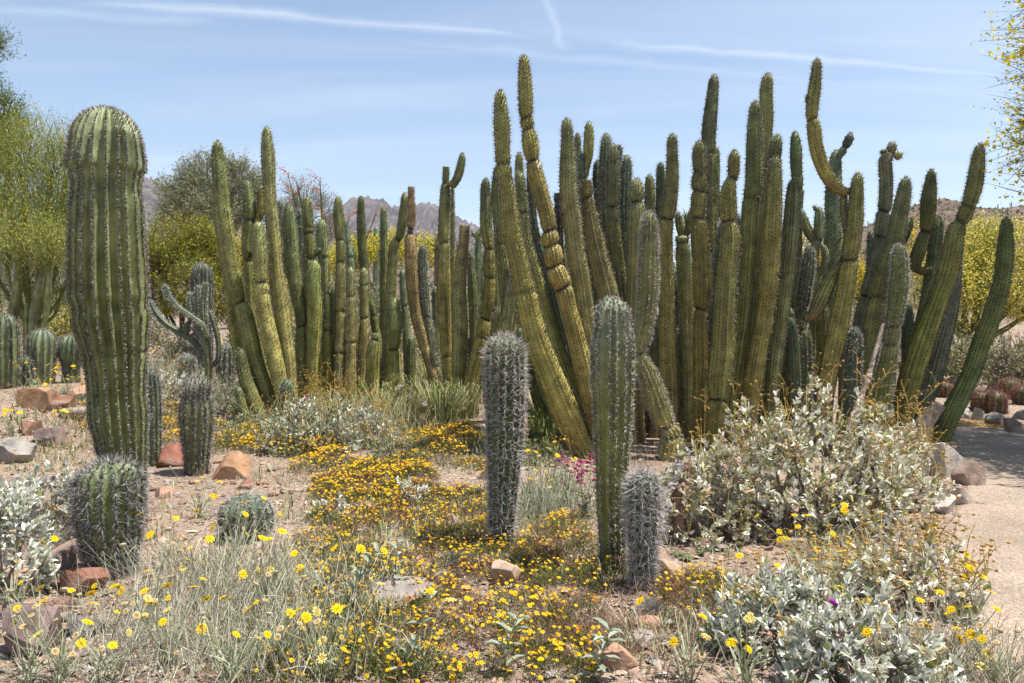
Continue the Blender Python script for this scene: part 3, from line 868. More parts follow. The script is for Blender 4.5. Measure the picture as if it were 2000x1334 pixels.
stem(P3, 9.0, [(1519, 263, 9), (1515, 284, 11.5), (1513, 320, 12), (1508, 420, 13), (1495, 600, 14), (1470, 880, 14)], 13, [(306, .1)], OLIVE)
stem(P3, 8.4, [(1515, 306, 9), (1514, 336, 12), (1511, 392, 16), (1508, 447, 17), (1504, 515, 17), (1498, 582, 18), (1487, 650, 18), (1480, 687, 18), (1470, 755, 18), (1455, 880, 17)], 16, [(540, .06), (655, .05)], OLIVE)
stem(P3, 8.6, [(1550, 349, 9), (1549, 380, 13), (1545, 447, 16.5), (1539, 515, 15.5), (1530, 582, 14.5), (1522, 650, 14), (1516, 687, 14), (1508, 780, 14), (1500, 880, 14)], 15, [(535, .05)], GREEN)
stem(P3, 9.6, [(1440, 420, 6), (1441, 470, 9), (1438, 600, 11), (1430, 880, 12)], 12, [], GREY, sty='organ_grey')
stem(P3, 9.6, [(1412, 430, 6), (1408, 470, 9), (1400, 600, 11), (1396, 880, 11)], 12, [], GREY, sty='organ_grey')
P4 = clump('organ pipe cactus with a long S-curved arm raised high and woody scarred elbows', 1590, 8.9, GRP)
stem(P4, 9.6, [(1552, 257, 7), (1554, 280, 10), (1557, 347, 10.5), (1560, 368, 9), (1557, 420, 10), (1555, 600, 12), (1560, 880, 12)], 12, [(368, .2)], GREEN)
stem(P4, 8.5, [(1676, 338, 9), (1674, 359, 11), (1672, 390, 13.5), (1671, 425, 15), (1666, 470, 15), (1660, 508, 13), (1656, 537, 16.5), (1648, 582, 17), (1635, 650, 20), (1622, 710, 18), (1612, 770, 17), (1600, 880, 16)], 15, [(508, .2)], OLIVE)
stem(P4, 8.55, [(1596, 115, 7), (1595, 129, 8.5), (1592, 167, 11), (1587, 201, 12), (1586, 233, 11), (1589, 246, 12.5), (1593, 280, 13), (1602, 314, 13), (1617, 347, 13), (1635, 368, 12), (1650, 374, 8), (1664, 376, 6)], 14, [(233, .18)], OLIVE, to_ground=False, name='arm', tip=GREEN, base=BROWN)
stem(P4, 8.55, [(1577, 186, 3), (1578, 196, 5), (1583, 208, 4)], 8, [], GREEN, to_ground=False, name='bud')
stem(P4, 8.6, [(1648, 376, 7), (1648, 400, 7), (1650, 430, 6), (1652, 470, 5), (1645, 510, 6), (1636, 525, 8), (1624, 543, 12), (1608, 575, 14), (1594, 606, 13), (1580, 622, 9), (1570, 622, 6)], 13, [(520, .1)], OLIVE, to_ground=False, name='arm', base=BROWN, band=(.3, .26, .22))
stem(P4, 8.9, [(1580, 481, 8), (1580, 500, 10), (1575, 540, 12.5), (1568, 585, 12), (1566, 603, 10.5), (1564, 620, 12.5), (1564, 640, 12), (1567, 660, 15), (1568, 700, 17), (1568, 780, 17), (1568, 880, 16)], 13, [(603, .22), (641, .2)], GREY, sty='organ_grey', base=OLIVE)
stem(P4, 9.5, [(1600, 405, 6), (1600, 425, 9), (1598, 462, 10), (1595, 472, 9), (1592, 560, 8.5), (1588, 700, 10), (1585, 880, 11)], 11, [(466, .14)], PALE)
stem(P4, 9.5, [(1590, 402, 3), (1593, 408, 5), (1598, 414, 4)], 8, [], GREY, to_ground=False, name='bud')
stem(P4, 9.5, [(1562, 408, 5), (1570, 430, 8), (1580, 455, 9), (1590, 470, 7)], 10, [], PALE, to_ground=False, name='arm')
stem(P4, 9.5, [(1606, 478, 5), (1612, 495, 7), (1610, 520, 7), (1598, 535, 6)], 10, [], PALE, to_ground=False, name='arm')
stem(P4, 9.8, [(1632, 294, 8), (1632, 310, 10.5), (1631, 330, 12), (1628, 370, 15), (1627, 440, 16), (1622, 560, 16), (1612, 680, 16), (1600, 870, 15)], 15, [], PALE)
stem(P4, 9.75, [(1661, 259, 5), (1660, 266, 7.5), (1655, 279, 9), (1649, 289, 7), (1644, 297, 8), (1636, 308, 6)], 10, [(288, .25)], GREY, to_ground=False, name='arm')
stem(P4, 9.9, [(1620, 560, 10), (1622, 620, 13), (1616, 760, 13), (1612, 880, 13)], 13, [], PALE)
stem(P4, 8.8, [(1542, 620, 8), (1546, 645, 11), (1550, 720, 14), (1552, 880, 14)], 12, [], GREY)
P5 = clump('organ pipe cactus with a pale knob-crowned stem and a bleached dead trunk at its foot', 1710, 8.7, GRP)
stem(P5, 8.95, [(1742, 278, 7), (1742, 290, 8), (1739, 299, 9), (1732, 306, 11), (1731, 351, 12), (1728, 403, 12.5), (1726, 412, 12), (1724, 430, 13), (1719, 462, 12.5), (1714, 497, 14), (1706, 530, 14), (1696, 565, 13.5), (1690, 585, 12), (1684, 610, 13), (1678, 680, 14), (1680, 880, 14)], 13, [(298, .14), (412, .2), (462, .16), (580, .2)], PALE, cap=.8, tip=(.17, .16, .085), base=BROWN)
stem(P5, 8.9, [(1761, 307, 6), (1754, 304, 9), (1746, 300, 5)], 9, [], YEL, to_ground=False, name='bud', cap=1.0)
stem(P5, 8.9, [(1720, 299, 3), (1724, 296, 5), (1731, 294, 4)], 8, [], GREY, to_ground=False, name='bud', cap=1.0)
stem(P5, 8.6, [(1770, 346, 9), (1766, 374, 13), (1755, 430, 16), (1746, 475, 16.5), (1736, 500, 16.5), (1726, 537, 15.5), (1714, 585, 16.5), (1703, 650, 18), (1692, 720, 18), (1680, 860, 17)], 16, [(583, .12)], GREEN, base=OLIVE)
stem(P5, 8.2, [(1756, 478, 11), (1757, 500, 13.5), (1757, 542, 16), (1752, 585, 17), (1744, 635, 14), (1742, 650, 13.5), (1740, 672, 13.5), (1732, 720, 17), (1725, 765, 17), (1715, 860, 16)], 15, [(637, .18), (672, .16)], GREEN, sty='organ_grey', base=BROWN)
stem(P5, 8.45, [(1669, 641, 10), (1669, 665, 13), (1666, 710, 15), (1664, 780, 15), (1664, 860, 14)], 13, [], GREY, sty='organ_grey')
stem(P5, 9.2, [(1780, 425, 4), (1777, 440, 6), (1770, 460, 6), (1762, 478, 5)], 9, [], GREEN, to_ground=False, name='arm')
stem(P5, 9.6, [(1699, 452, 5), (1702, 475, 8), (1700, 600, 10), (1690, 880, 11)], 11, [], GREY, sty='organ_grey')
P6 = clump('organ pipe cactus whose stems lean out over the dirt path', 1790, 8.7, GRP)
stem(P6, 8.9, [(1833, 423, 9), (1829, 452, 12), (1824, 497, 12.5), (1816, 560, 13), (1800, 640, 14), (1778, 740, 15), (1755, 860, 15)], 14, [], GREEN)
stem(P6, 8.85, [(1819, 331, 7), (1818, 351, 9.5), (1814, 385, 14.5), (1811, 430, 13), (1807, 450, 10), (1800, 475, 12), (1790, 503, 13), (1786, 520, 11), (1800, 530, 8), (1818, 525, 7)], 14, [(451, .18)], GREEN, to_ground=False, name='arm')
stem(P6, 8.35, [(1915, 281, 8), (1911, 306, 11), (1907, 340, 14.5), (1900, 374, 15), (1892, 400, 13), (1884, 421, 13.5), (1874, 436, 12), (1867, 450, 16), (1863, 475, 18.5), (1848, 542, 19), (1832, 585, 19.5), (1808, 652, 22), (1785, 720, 23), (1772, 770, 21), (1755, 860, 18)], 16, [(404, .14), (434, .2)], OLIVE, tip=GREEN)
stem(P6, 9.0, [(1872, 470, 7), (1870, 500, 9), (1866, 540, 11), (1857, 607, 13.5), (1838, 675, 17), (1820, 742, 18), (1804, 787, 17), (1785, 860, 16)], 16, [], PALE)
stem(P6, 8.75, [(1966, 425, 9), (1965, 452, 12), (1963, 497, 14.5), (1958, 545, 14.5), (1947, 585, 16), (1933, 630, 17), (1915, 675, 17), (1900, 720, 16.5), (1880, 765, 18), (1856, 810, 19), (1830, 860, 18)], 16, [(575, .05)], GREEN)
# filler stems standing at the back of the clump
for px, top, Yb, hw, par in ((1100, 470, 10.2, 11, P2), (1150, 440, 10.4, 12, P2), (1206, 430, 10.3, 12, P2), (1262, 470, 10.1, 12, P2), (1318, 520, 10.2, 12, P3), (1347, 500, 10.3, 11, P3),
                             (1408, 520, 10.2, 12, P3), (1470, 500, 10.2, 12, P3), (1527, 540, 9.9, 11, P3), (1285, 600, 9.2, 12, P2), (1205, 560, 9.6, 12, P2), (1065, 560, 10.2, 11, P1), (1020, 640, 9.7, 11, P1), (1332, 640, 9.3, 12, P3), (1355, 600, 9.2, 10, P3), (1130, 620, 9.6, 12, P1), (1610, 590, 9.3, 11, P4), (1650, 610, 9.4, 11, P4), (1700, 600, 9.4, 11, P5), (1738, 560, 9.3, 11, P5), (1775, 590, 9.2, 11, P6), (1545, 600, 9.4, 11, P4), (1495, 640, 9.2, 11, P3), (1425, 620, 9.2, 11, P3), (1810, 640, 9.4, 11, P6)):
    stem(par, Yb, [(px - 4, top, hw * .75), (px - 3, top + 25, hw), (px, (top + 880) / 2, hw * 1.05), (px + 8 * (1 if px < 1200 else -1), 880, hw)], 12, [], random.choice([GREEN, OLIVE, GREY, PALE]))

# --- the left-hand clump
P7 = clump('organ pipe cactus with two tall tapering outer stems and short dark offsets at its base', 520, 10.3, GRP)
stem(P7, 10.2, [(425, 275, 8), (425, 297, 11), (429, 342, 14), (434, 410, 16), (443, 477, 17), (451, 530, 17.5), (461, 565, 16.5), (469, 592, 13), (474, 602, 15.5), (484, 642, 19), (500, 710, 17.5), (516, 755, 17), (540, 815, 15)], 15, [(593, .2)], OLIVE)
stem(P7, 10.5, [(440, 480, 6), (447, 540, 10), (452, 600, 10.5), (462, 665, 11), (482, 740, 13), (520, 815, 13)], 13, [], OLIVE)
stem(P7, 11.0, [(482, 352, 8), (484, 376, 10), (487, 405, 13), (488, 425, 11.5), (484, 455, 11), (484, 509, 10), (486, 530, 10), (490, 597, 10), (510, 790, 11)], 13, [(430, .18), (509, .16)], OLIVE)
stem(P7, 11.0, [(510, 362, 6), (510, 400, 8), (506, 424, 7), (500, 436, 5)], 11, [], OLIVE, to_ground=False, name='arm')
stem(P7, 10.4, [(521, 248, 7), (521, 264, 9), (523, 297, 13), (525, 342, 12.5), (526, 376, 12), (531, 432, 12.5), (535, 477, 13), (539, 522, 14), (545, 575, 15.5), (554, 642, 16), (562, 710, 15), (575, 800, 14)], 14, [], OLIVE)
stem(P7, 10.1, [(504, 432, 9), (505, 455, 12), (509, 522, 13.5), (509, 550, 12.5), (512, 573, 14), (518, 620, 16), (528, 665, 16), (539, 710, 16), (547, 755, 14), (557, 820, 13)], 14, [(550, .18), (573, .05)], YEL)
stem(P7, 10.0, [(470, 681, 8), (473, 710, 11), (484, 755, 14), (497, 790, 15), (510, 830, 14)], 13, [], GREEN)
stem(P7, 9.9, [(465, 754, 7), (468, 770, 8.5), (474, 795, 9), (488, 830, 9)], 11, [], GREEN)
stem(P7, 9.8, [(558, 740, 8), (560, 755, 12), (561, 777, 13.5), (562, 820, 13)], 13, [], GREY, sty='organ_grey')
P8 = clump('organ pipe cactus of many shorter banded yellow-green stems in the middle of its clump', 640, 11.6, GRP)
stem(P8, 11.2, [(563, 397, 8), (565, 432, 13), (568, 477, 14.5), (572, 522, 15), (581, 575, 12.5), (588, 625, 10.5), (588, 650, 10.5), (588, 700, 11), (588, 790, 11)], 14, [(637, .16)], GREEN)
stem(P8, 12.2, [(547, 392, 5), (547, 440, 6), (552, 600, 8), (570, 790, 8)], 11, [], GREY, sty='organ_grey')
stem(P8, 12.2, [(584, 408, 5), (586, 450, 7), (590, 600, 8), (596, 790, 8)], 11, [], GREY, sty='organ_grey')
stem(P8, 11.6, [(600, 384, 7), (600, 410, 10), (602, 444, 10), (602, 457, 9.5), (604, 470, 10.5), (604, 500, 11), (602, 600, 12), (602, 780, 12)], 13, [(445, .12), (457, .14), (507, .16)], OLIVE, base=YEL)
stem(P8, 11.2, [(614, 508, 9), (614, 525, 12), (612, 545, 14), (614, 597, 15), (612, 665, 14.5), (610, 710, 14), (612, 790, 13)], 14, [], YEL)
stem(P8, 12.0, [(629, 428, 8), (628, 455, 11), (631, 500, 10.5), (634, 550, 8), (636, 650, 9), (640, 780, 9)], 12, [(505, .12)], OLIVE)
stem(P8, 11.4, [(640, 569, 7), (640, 590, 10), (640, 620, 9.5), (640, 647, 8.5), (640, 680, 9.5), (640, 790, 9)], 12, [(647, .16)], OLIVE)
stem(P8, 11.6, [(624, 484, 5), (622, 492, 6), (615, 498, 5)], 9, [], GREY, to_ground=False, name='bud', cap=1.0)
stem(P8, 11.4, [(660, 384, 6), (661, 414, 10), (663, 450, 9.5), (664, 470, 8.5), (666, 485, 10), (665, 513, 8.5), (666, 535, 10.5), (665, 570, 11), (665, 609, 10), (665, 650, 10.5), (663, 690, 10), (661, 740, 11), (660, 800, 11)], 13, [(470, .16), (513, .16), (609, .12), (690, .12)], YEL, tip=GREEN)
stem(P8, 12.2, [(675, 428, 4), (678, 460, 5), (683, 500, 7), (684, 520, 8), (686, 700, 9), (690, 790, 9)], 11, [(503, .16)], PALE)
stem(P8, 11.2, [(685, 522, 7), (685, 549, 9), (685, 578, 9.5), (686, 627, 10.5), (686, 668, 10), (685, 717, 11), (683, 800, 11)], 13, [(578, .1), (668, .14)], YEL, base=BROWN)
stem(P8, 12.0, [(705, 384, 6), (705, 414, 7.5), (707, 470, 8.5), (711, 515, 9), (720, 580, 8), (728, 612, 7.5), (734, 645, 8), (745, 700, 9), (755, 790, 9)], 12, [(616, .16)], GREEN)
stem(P8, 11.4, [(711, 523, 7), (711, 549, 9), (711, 582, 8.5), (712, 620, 9), (712, 640, 10), (709, 680, 10), (700, 800, 10)], 12, [(555, .1), (620, .14)], YEL)
stem(P8, 11.0, [(733, 651, 8), (733, 662, 9), (731, 672, 12), (728, 740, 13), (725, 810, 12)], 12, [(663, .2)], OLIVE, flat=True)
P9 = clump('organ pipe cactus with a dried orange stem strangled by a black wound', 790, 11.6, GRP)
stem(P9, 12.8, [(749, 405, 5.5), (749, 447, 7), (749, 515, 7.5), (749, 582, 7.5), (748, 780, 8)], 11, [(560, .06)], GREEN)
stem(P9, 11.8, [(790, 377, 6), (789, 402, 7.5), (784, 447, 9), (778, 466, 7), (771, 476, 8.5), (767, 515, 9.5), (763, 582, 10), (758, 640, 10), (755, 780, 10)], 12, [(468, .2)], OLIVE, tip=GREEN)
stem(P9, 11.4, [(770, 581, 8), (771, 605, 11), (772, 650, 12.5), (768, 684, 10.5), (768, 717, 12), (762, 800, 11)], 13, [(606, .06), (684, .18)], YEL)
stem(P9, 11.5, [(803, 365, 6), (803, 391, 7), (803, 440, 7), (801, 452, 5.5), (801, 465, 10), (802, 490, 11.5), (804, 540, 12), (807, 582, 11.5), (815, 627, 11), (827, 672, 10), (842, 720, 10), (856, 790, 10)], 14, [(447, .22), (456, .25)], ORANGE, flat=True, jit=False, tip=(.44, .28, .13), base=YEL, band=(.012, .011, .012), shrivel=.05)
stem(P9, 11.6, [(825, 479, 7), (825, 515, 9), (829, 582, 9.5), (833, 621, 9), (837, 645, 11), (843, 695, 10.5), (857, 740, 9), (862, 790, 9)], 13, [(621, .16), (717, .14)], GREY, sty='organ_grey', base=OLIVE)
stem(P9, 13.0, [(786, 526, 5), (787, 560, 7), (790, 600, 7), (793, 640, 8), (800, 750, 9)], 11, [(596, .16)], PALE)
stem(P9, 11.9, [(804, 657, 6), (803, 680, 9), (801, 717, 11), (802, 790, 11)], 12, [], GREEN)
stem(P9, 12.6, [(850, 560, 7), (852, 620, 9), (855, 780, 9)], 11, [], PALE)
P10 = clump('organ pipe cactus with a broken-topped stem carrying one small upturned arm', 885, 11.3, GRP)
stem(P10, 11.3, [(871, 326, 6), (871, 345, 6.5), (870, 356, 6.5), (870, 366, 9), (869, 402, 11), (867, 440, 11.5), (866, 465, 11.5), (867, 480, 11.5), (867, 515, 12.5), (867, 582, 14), (869, 627, 13), (872, 695, 10), (875, 800, 9)], 13, [(357, .14), (474, .16), (696, .1)], YEL, flat=True, base=BROWN)
stem(P10, 11.25, [(903, 299, 5), (902, 312, 7), (898, 332, 8.5), (892, 350, 8.5), (884, 361, 8), (874, 359, 5)], 12, [], GREEN, to_ground=False, name='arm')
stem(P10, 11.9, [(884, 362, 3), (884, 400, 4), (884, 560, 6), (884, 780, 7)], 10, [], OLIVE)
stem(P10, 11.1, [(908, 441, 9), (907, 455, 9.5), (906, 470, 10), (901, 515, 12), (897, 582, 14), (899, 635, 15.5), (897, 695, 14), (895, 762, 11), (895, 810, 10)], 14, [], YEL, flat=True, tip=ORANGE)
stem(P10, 11.7, [(919, 492, 5), (921, 530, 8), (924, 582, 9), (925, 627, 8.5), (925, 790, 9)], 12, [], GREEN)
stem(P10, 11.7, [(916, 661, 5), (917, 690, 7), (917, 780, 7)], 10, [], GREY, sty='organ_grey')
stem(P10, 11.0, [(949, 348, 8), (948, 375, 10), (949, 400, 11), (950, 450, 11.5), (955, 486, 10), (955, 515, 12), (956, 542, 11), (954, 582, 13.5), (949, 623, 10.5), (945, 640, 14.5), (942, 660, 14), (931, 700, 14), (920, 750, 14), (912, 820, 12)], 13, [(486, .16), (512, .05), (542, .16), (623, .2), (659, .12)], OLIVE, tip=GREY)
stem(P10, 11.4, [(922, 452, 4), (930, 461, 6), (938, 455, 6), (946, 440, 4)], 9, [], PALE, to_ground=False, name='arm')
stem(P10, 12.2, [(934, 452, 4), (934, 490, 6), (935, 600, 8), (932, 780, 8)], 11, [], PALE)
stem(P10, 12.2, [(965, 460, 5), (966, 500, 8), (968, 600, 9), (965, 790, 9)], 11, [], GREEN)
for px, top, Yb, hw, par in ((655, 560, 12.8, 9, P8), (600, 560, 12.6, 10, P8), (622, 640, 12.4, 9, P8), (560, 600, 12.2, 10, P7), (535, 560, 11.8, 10, P7), (698, 600, 12.8, 9, P8), (775, 640, 12.8, 9, P9), (880, 600, 12.4, 9, P10), (906, 600, 12.5, 9, P10), (950, 600, 12.2, 10, P10), (668, 640, 12.2, 9, P8)):
    stem(par, Yb, [(px - 2, top, hw * .75), (px - 2, top + 22, hw), (px, (top + 790) / 2, hw), (px + 3, 790, hw)], 11, [], random.choice([GREEN, OLIVE, GREY]))

# --- single columns and barrels
def column(name, label, pts, Y, ribs, sty, tint, cap=1.0, depth=.2, cons=(), cat='cactus', tip=None, base=None, cols_per=6, ds=.04, group=None, Yt=None, jit=False):
    if Y is None:
        Y = float(gp(pts[-1][0], pts[-1][1])[1])
    if Y > 9 and isinstance(sty, str):
        sty = dict(STY[sty], t=SP1, w=STY[sty]['w'] * 1.4)
    p = at(pts[-1][0], pts[-1][1], Y)
    t = thing(name, label, cat, ground(p[0], Y), group)
    stem(t, Y, pts, ribs, cons, tint, sty, 'stem', cap, depth, tip=tip, base=base, cols_per=cols_per, ds=ds, jit=jit, Yt=Yt)
    return t
SG = (.195, .208, .070)
def saguaro():
    p = at(250, 1010, 5.55)
    t = thing('saguaro', 'massive pale green saguaro with deep spiny ribs and a swollen rounded top', 'cactus', ground(p[0], 5.55))
    stem(t, 5.55, [(209, 210, 64), (208, 250, 65.5), (208, 300, 67.5), (208, 326, 67), (208, 345, 62), (209, 400, 66), (210, 500, 69.5), (212, 560, 70), (216, 610, 68), (220, 645, 64), (225, 690, 57), (228, 750, 55), (231, 800, 52.5), (238, 870, 46), (245, 950, 39), (249, 1010, 34)], 21, [(337, .03, .015), (600, .01, .03), (694, .03, .015)], SG, 'sag', 'stem', 1.05, .24, tip=(.21, .24, .12), base=(.18, .165, .085), cols_per=6, ds=.0455, jit=False, band=(.11, .12, .05))
saguaro()
column('barrel_cactus', 'squat green barrel cactus with dark bristling spines at the foot of the massive saguaro', [(209, 903, 60), (212, 930, 60), (213, 960, 61), (213, 1000, 60), (216, 1049, 51), (219, 1085, 42), (218, 1120, 34)], None, 17, dict(STY['barrel'], L=.062, n=13, lo=.8, a=.023), (0.150, 0.175, 0.062), cap=.62, depth=.23, tip=(0.131, 0.160, 0.072), base=(0.109, 0.123, 0.051), cols_per=6, ds=.045)
column('barrel_cactus', 'slim grey-spined column half hidden behind the massive saguaro', [(291, 722, 14), (293, 750, 17), (295, 800, 18), (296, 850, 17), (296, 880, 16)], 7.6, 13, 'barrel', (0.123, 0.145, 0.065), cap=1.1)
column('saguaro', 'stubby young saguaro with a bristly neck and brown corky base beside the red rock', [(383, 737, 24), (384, 752, 26), (384, 772, 25), (383, 790, 29.5), (384, 815, 31), (384, 850, 28.5), (384, 885, 24), (384, 925, 21)], None, 16, dict(STY['barrel'], lo=.8), (0.167, 0.174, 0.072), cap=.9, depth=.2, cons=[(774, .08, .02)], tip=(0.145, 0.145, 0.102), base=(0.189, 0.123, 0.072), cols_per=6, ds=.045)
column('barrel_cactus', 'low round cactus bristling with blue-grey spines among marigold stems', [(480, 966, 46), (480, 985, 48), (480, 1010, 50), (480, 1040, 47), (480, 1060, 42)], 5.15, 18, 'shag', (0.102, 0.123, 0.065), cap=.75, depth=.2, cols_per=5, ds=.045)
column('saguaro', 'upright young saguaro shaggy with dense grey spines, standing in golden flowers', [(987, 656, 34), (986, 690, 37), (987, 750, 37.5), (986, 850, 34), (983, 950, 28.5), (979, 1030, 24), (978, 1065, 22)], None, 16, 'shag', (0.087, 0.113, 0.041), cap=.95, depth=.19, tip=(0.102, 0.123, 0.058), base=(0.087, 0.080, 0.051), cols_per=5, ds=.045)
column('saguaro', 'tall white-spined young saguaro with broad ribs in front of the organ pipe cacti', [(1196, 582, 28), (1196, 610, 33), (1197, 650, 38), (1196, 700, 40.5), (1197, 800, 39.5), (1195, 900, 33.5), (1195, 1000, 29.5), (1197, 1080, 25), (1197, 1116, 23)], None, 14, 'white', (0.20, 0.205, 0.050), cap=1.1, depth=.24, tip=(0.160, 0.189, 0.109), base=(0.087, 0.102, 0.036), cols_per=6, ds=.045, cons=[(640, .02, .04)])
column('saguaro', 'small shaggy saguaro pup crowned with long pale spines beside the tall white-spined one', [(1257, 922, 28), (1257, 945, 31), (1257, 980, 33), (1257, 1050, 28), (1255, 1110, 24), (1253, 1150, 22)], None, 14, dict(STY['shag'], L=.068, n=11, lo=.8), (0.087, 0.102, 0.051), cap=.9, depth=.18, base=(0.131, 0.109, 0.065), cols_per=5, ds=.045)
LB = 'barrels on the stony bank'
column('barrel_cactus', 'tall ribbed barrel cactus at the rocky end of the row beneath the flowering palo verde', [(6, 614, 24), (7, 640, 25.5), (8, 700, 26), (8, 745, 24), (8, 770, 22)], 10.6, 15, 'barrel', (0.131, 0.152, 0.065), cap=1.0, group=LB)
column('barrel_cactus', 'round-topped barrel cactus with pale ribs standing behind the orange boulder', [(82, 643, 23), (82, 665, 25.5), (82, 700, 25), (82, 730, 22), (82, 750, 20)], 11.2, 14, 'barrel', (0.167, 0.189, 0.087), cap=.95, group=LB)
column('barrel_cactus', 'small dark barrel cactus tucked between two larger ones on the bank', [(46, 696, 15), (46, 715, 17), (47, 735, 16), (48, 752, 14)], 10.9, 13, 'barrel', (0.080, 0.094, 0.043), cap=.9, group=LB)
column('barrel_cactus', 'barrel cactus with a domed spiny head over a shrunken brown base', [(139, 654, 22), (139, 675, 24), (139, 695, 23), (139, 712, 17), (140, 745, 16)], 11.4, 15, 'barrel', (0.123, 0.145, 0.065), cap=.9, base=(0.145, 0.094, 0.051), group=LB)
column('saguaro', 'brownish young saguaro rising behind the grey cholla', [(394, 513, 16), (394, 535, 19), (396, 600, 18.5), (397, 660, 18), (397, 720, 17)], 13.4, 16, 'barrel', (0.145, 0.138, 0.072), cap=1.1, depth=.16)
column('saguaro', 'slender smooth pale young saguaro seen far behind the clump', [(735, 443, 5), (735, 470, 6), (735, 540, 6.8), (735, 640, 6.5)], 24, 12, 'smooth', (0.203, 0.246, 0.145), cap=1.2, depth=.1)
column('saguaro', 'thin distant young saguaro beside the grey-green mesquite', [(283, 408, 2.6), (283, 440, 3), (283, 520, 3), (283, 600, 3)], 32, 8, 'smooth', (0.174, 0.217, 0.116), cap=1.2, depth=.1)
column('barrel_cactus', 'greyish bristly barrel half hidden behind the tall tapering stems', [(440, 672, 16), (440, 690, 18), (440, 720, 17), (440, 760, 16)], 12.2, 13, 'shag', (0.131, 0.145, 0.080), cap=.8)
column('barrel_cactus', 'greyish bristly barrel below the cholla among small flowers', [(365, 692, 14), (365, 710, 16), (365, 735, 15), (365, 765, 14)], 12.0, 13, 'shag', (0.131, 0.145, 0.080), cap=.8)
# pale four-angled columns under the palo verde
t = thing('torch_cactus', 'pale green angular columns leaning together under the flowering palo verde', 'cactus', ground(at(75, 620, 13.4)[0], 13.4))
for pts in ([(44, 450, 5.8), (37, 520, 6.5), (28, 580, 7.2), (18, 625, 6.5), (12, 720, 6.5)], [(90, 480, 6.5), (84, 520, 7.9), (74, 570, 8.6), (64, 620, 8.6), (60, 720, 8.6)], [(97, 512, 4.3), (95, 560, 5.8), (90, 610, 5.8), (85, 640, 5.0), (82, 720, 5.0)], [(52, 592, 3.6), (51, 610, 4.3), (50, 720, 4.3)], [(45, 500, 5.0), (40, 560, 5.8), (30, 620, 5.8), (24, 720, 5.8)]):
    stem(t, 13.4 + rng.uniform(-.2, .2), pts, 5, [], (0.23, 0.245, 0.095), 'smooth', depth=.38, cap=1.0, cols_per=5)
# cane cholla
t = thing('cholla', 'grey spiny cane cholla with arms reaching sideways beside the yellow-green bush', 'cactus', ground(at(405, 700, 9.3)[0], 11.6))
for pts in ([(402, 552, 4.8), (396, 600, 6.4), (400, 650, 7.2), (405, 690, 7.2), (407, 740, 6.4)],
            [(321, 556, 4.8), (328, 575, 5.6), (345, 598, 6.0), (375, 620, 6.4), (395, 636, 6.4), (406, 660, 5.6)],
            [(293, 588, 4.8), (302, 608, 5.6), (325, 634, 6.0), (355, 652, 6.4), (380, 668, 6.4), (394, 690, 5.6), (400, 715, 4.8)],
            [(372, 572, 4.0), (373, 592, 5.6), (378, 615, 5.6), (388, 640, 5.6), (400, 665, 4.8)],
            [(386, 558, 4.0), (387, 585, 6.0), (393, 620, 6.4), (400, 650, 5.6)],
            [(409, 607, 4.0), (417, 630, 5.6), (424, 655, 6.0), (427, 680, 5.6), (424, 705, 4.8), (412, 715, 4.8)],
            [(366, 628, 4.0), (366, 640, 5.6), (364, 652, 4.8)]):
    stem(t, 11.6 + rng.uniform(-.1, .1), pts, 7, [], (0.11, 0.125, 0.06), 'cholla', name='arm', to_ground=pts[-1][1] > 730, depth=.22, cap=1.0, cols_per=4, ds=.03)
# red-spined barrels beyond the path
RB = dict(STY['barrel'], cols=[(.36, .13, .09), (.46, .24, .16), (.26, .08, .07)], L=.06, n=12, out=.55, mc=(.15, .05, .04))
for px, py, hw, lab in ((1917, 803, 19, 'green barrel cactus with red spines and a shaded flank across the path'), (1945, 806, 21, 'rounded barrel cactus glowing with pinkish red spines behind the border stones'), (1971, 778, 19, 'red-spined barrel cactus second in from the path border'), (1996, 790, 18, 'red-spined barrel cactus at the end of the bed across the path'), (1843, 776, 15, 'red-spined barrel cactus seen between leaning green stems'), (1945, 750, 15, 'red-spined barrel cactus deepest in the bed across the path')):
    p = gp(px, py)
    Y = p[1]
    h = hw * 2.0
    column('barrel_cactus', lab, [(px, py - h, hw * .95), (px, py - h * .6, hw), (px, py - h * .3, hw * .97), (px, py, hw * .85)], Y, 13, RB, (.075, .08, .035), cap=.8, depth=.2, group='red-spined barrels across the path', cols_per=4)
# ------------------------------------------------------------------ rocks and stones
import bmesh
def ico(sub):
    bm = bmesh.new(); bmesh.ops.create_icosphere(bm, subdivisions=sub, radius=1.0)
    V = np.array([v.co[:] for v in bm.verts]); T = np.array([[v.index for v in f.verts] for f in bm.faces])
    bm.free()
    return V, T
ICO = {k: ico(k) for k in (1, 2, 3, 4)}
def rock_shape(sub, planes=9, seed=0, nsc=1.6, amp=.22):
    r_ = np.random.default_rng(seed)
    V, T = ICO[sub]; V = V.copy()
    d = fbm(V[:, 0] * nsc + seed * 3.3, V[:, 1] * nsc + seed, V[:, 2] * nsc, o=3) - .45
    V = V * (1 + amp * d * 2)[:, None]
    for _ in range(planes):
        n = r_.normal(size=3); n /= np.linalg.norm(n)
        h = r_.uniform(.36, .78)
        e = V @ n - h
        V = V - np.outer(np.maximum(e, 0) * .93, n)
    V = V * (1 + .05 * (fbm(V[:, 0] * 7 + seed, V[:, 1] * 7, V[:, 2] * 7, o=2) - .4))[:, None]
    return V, T
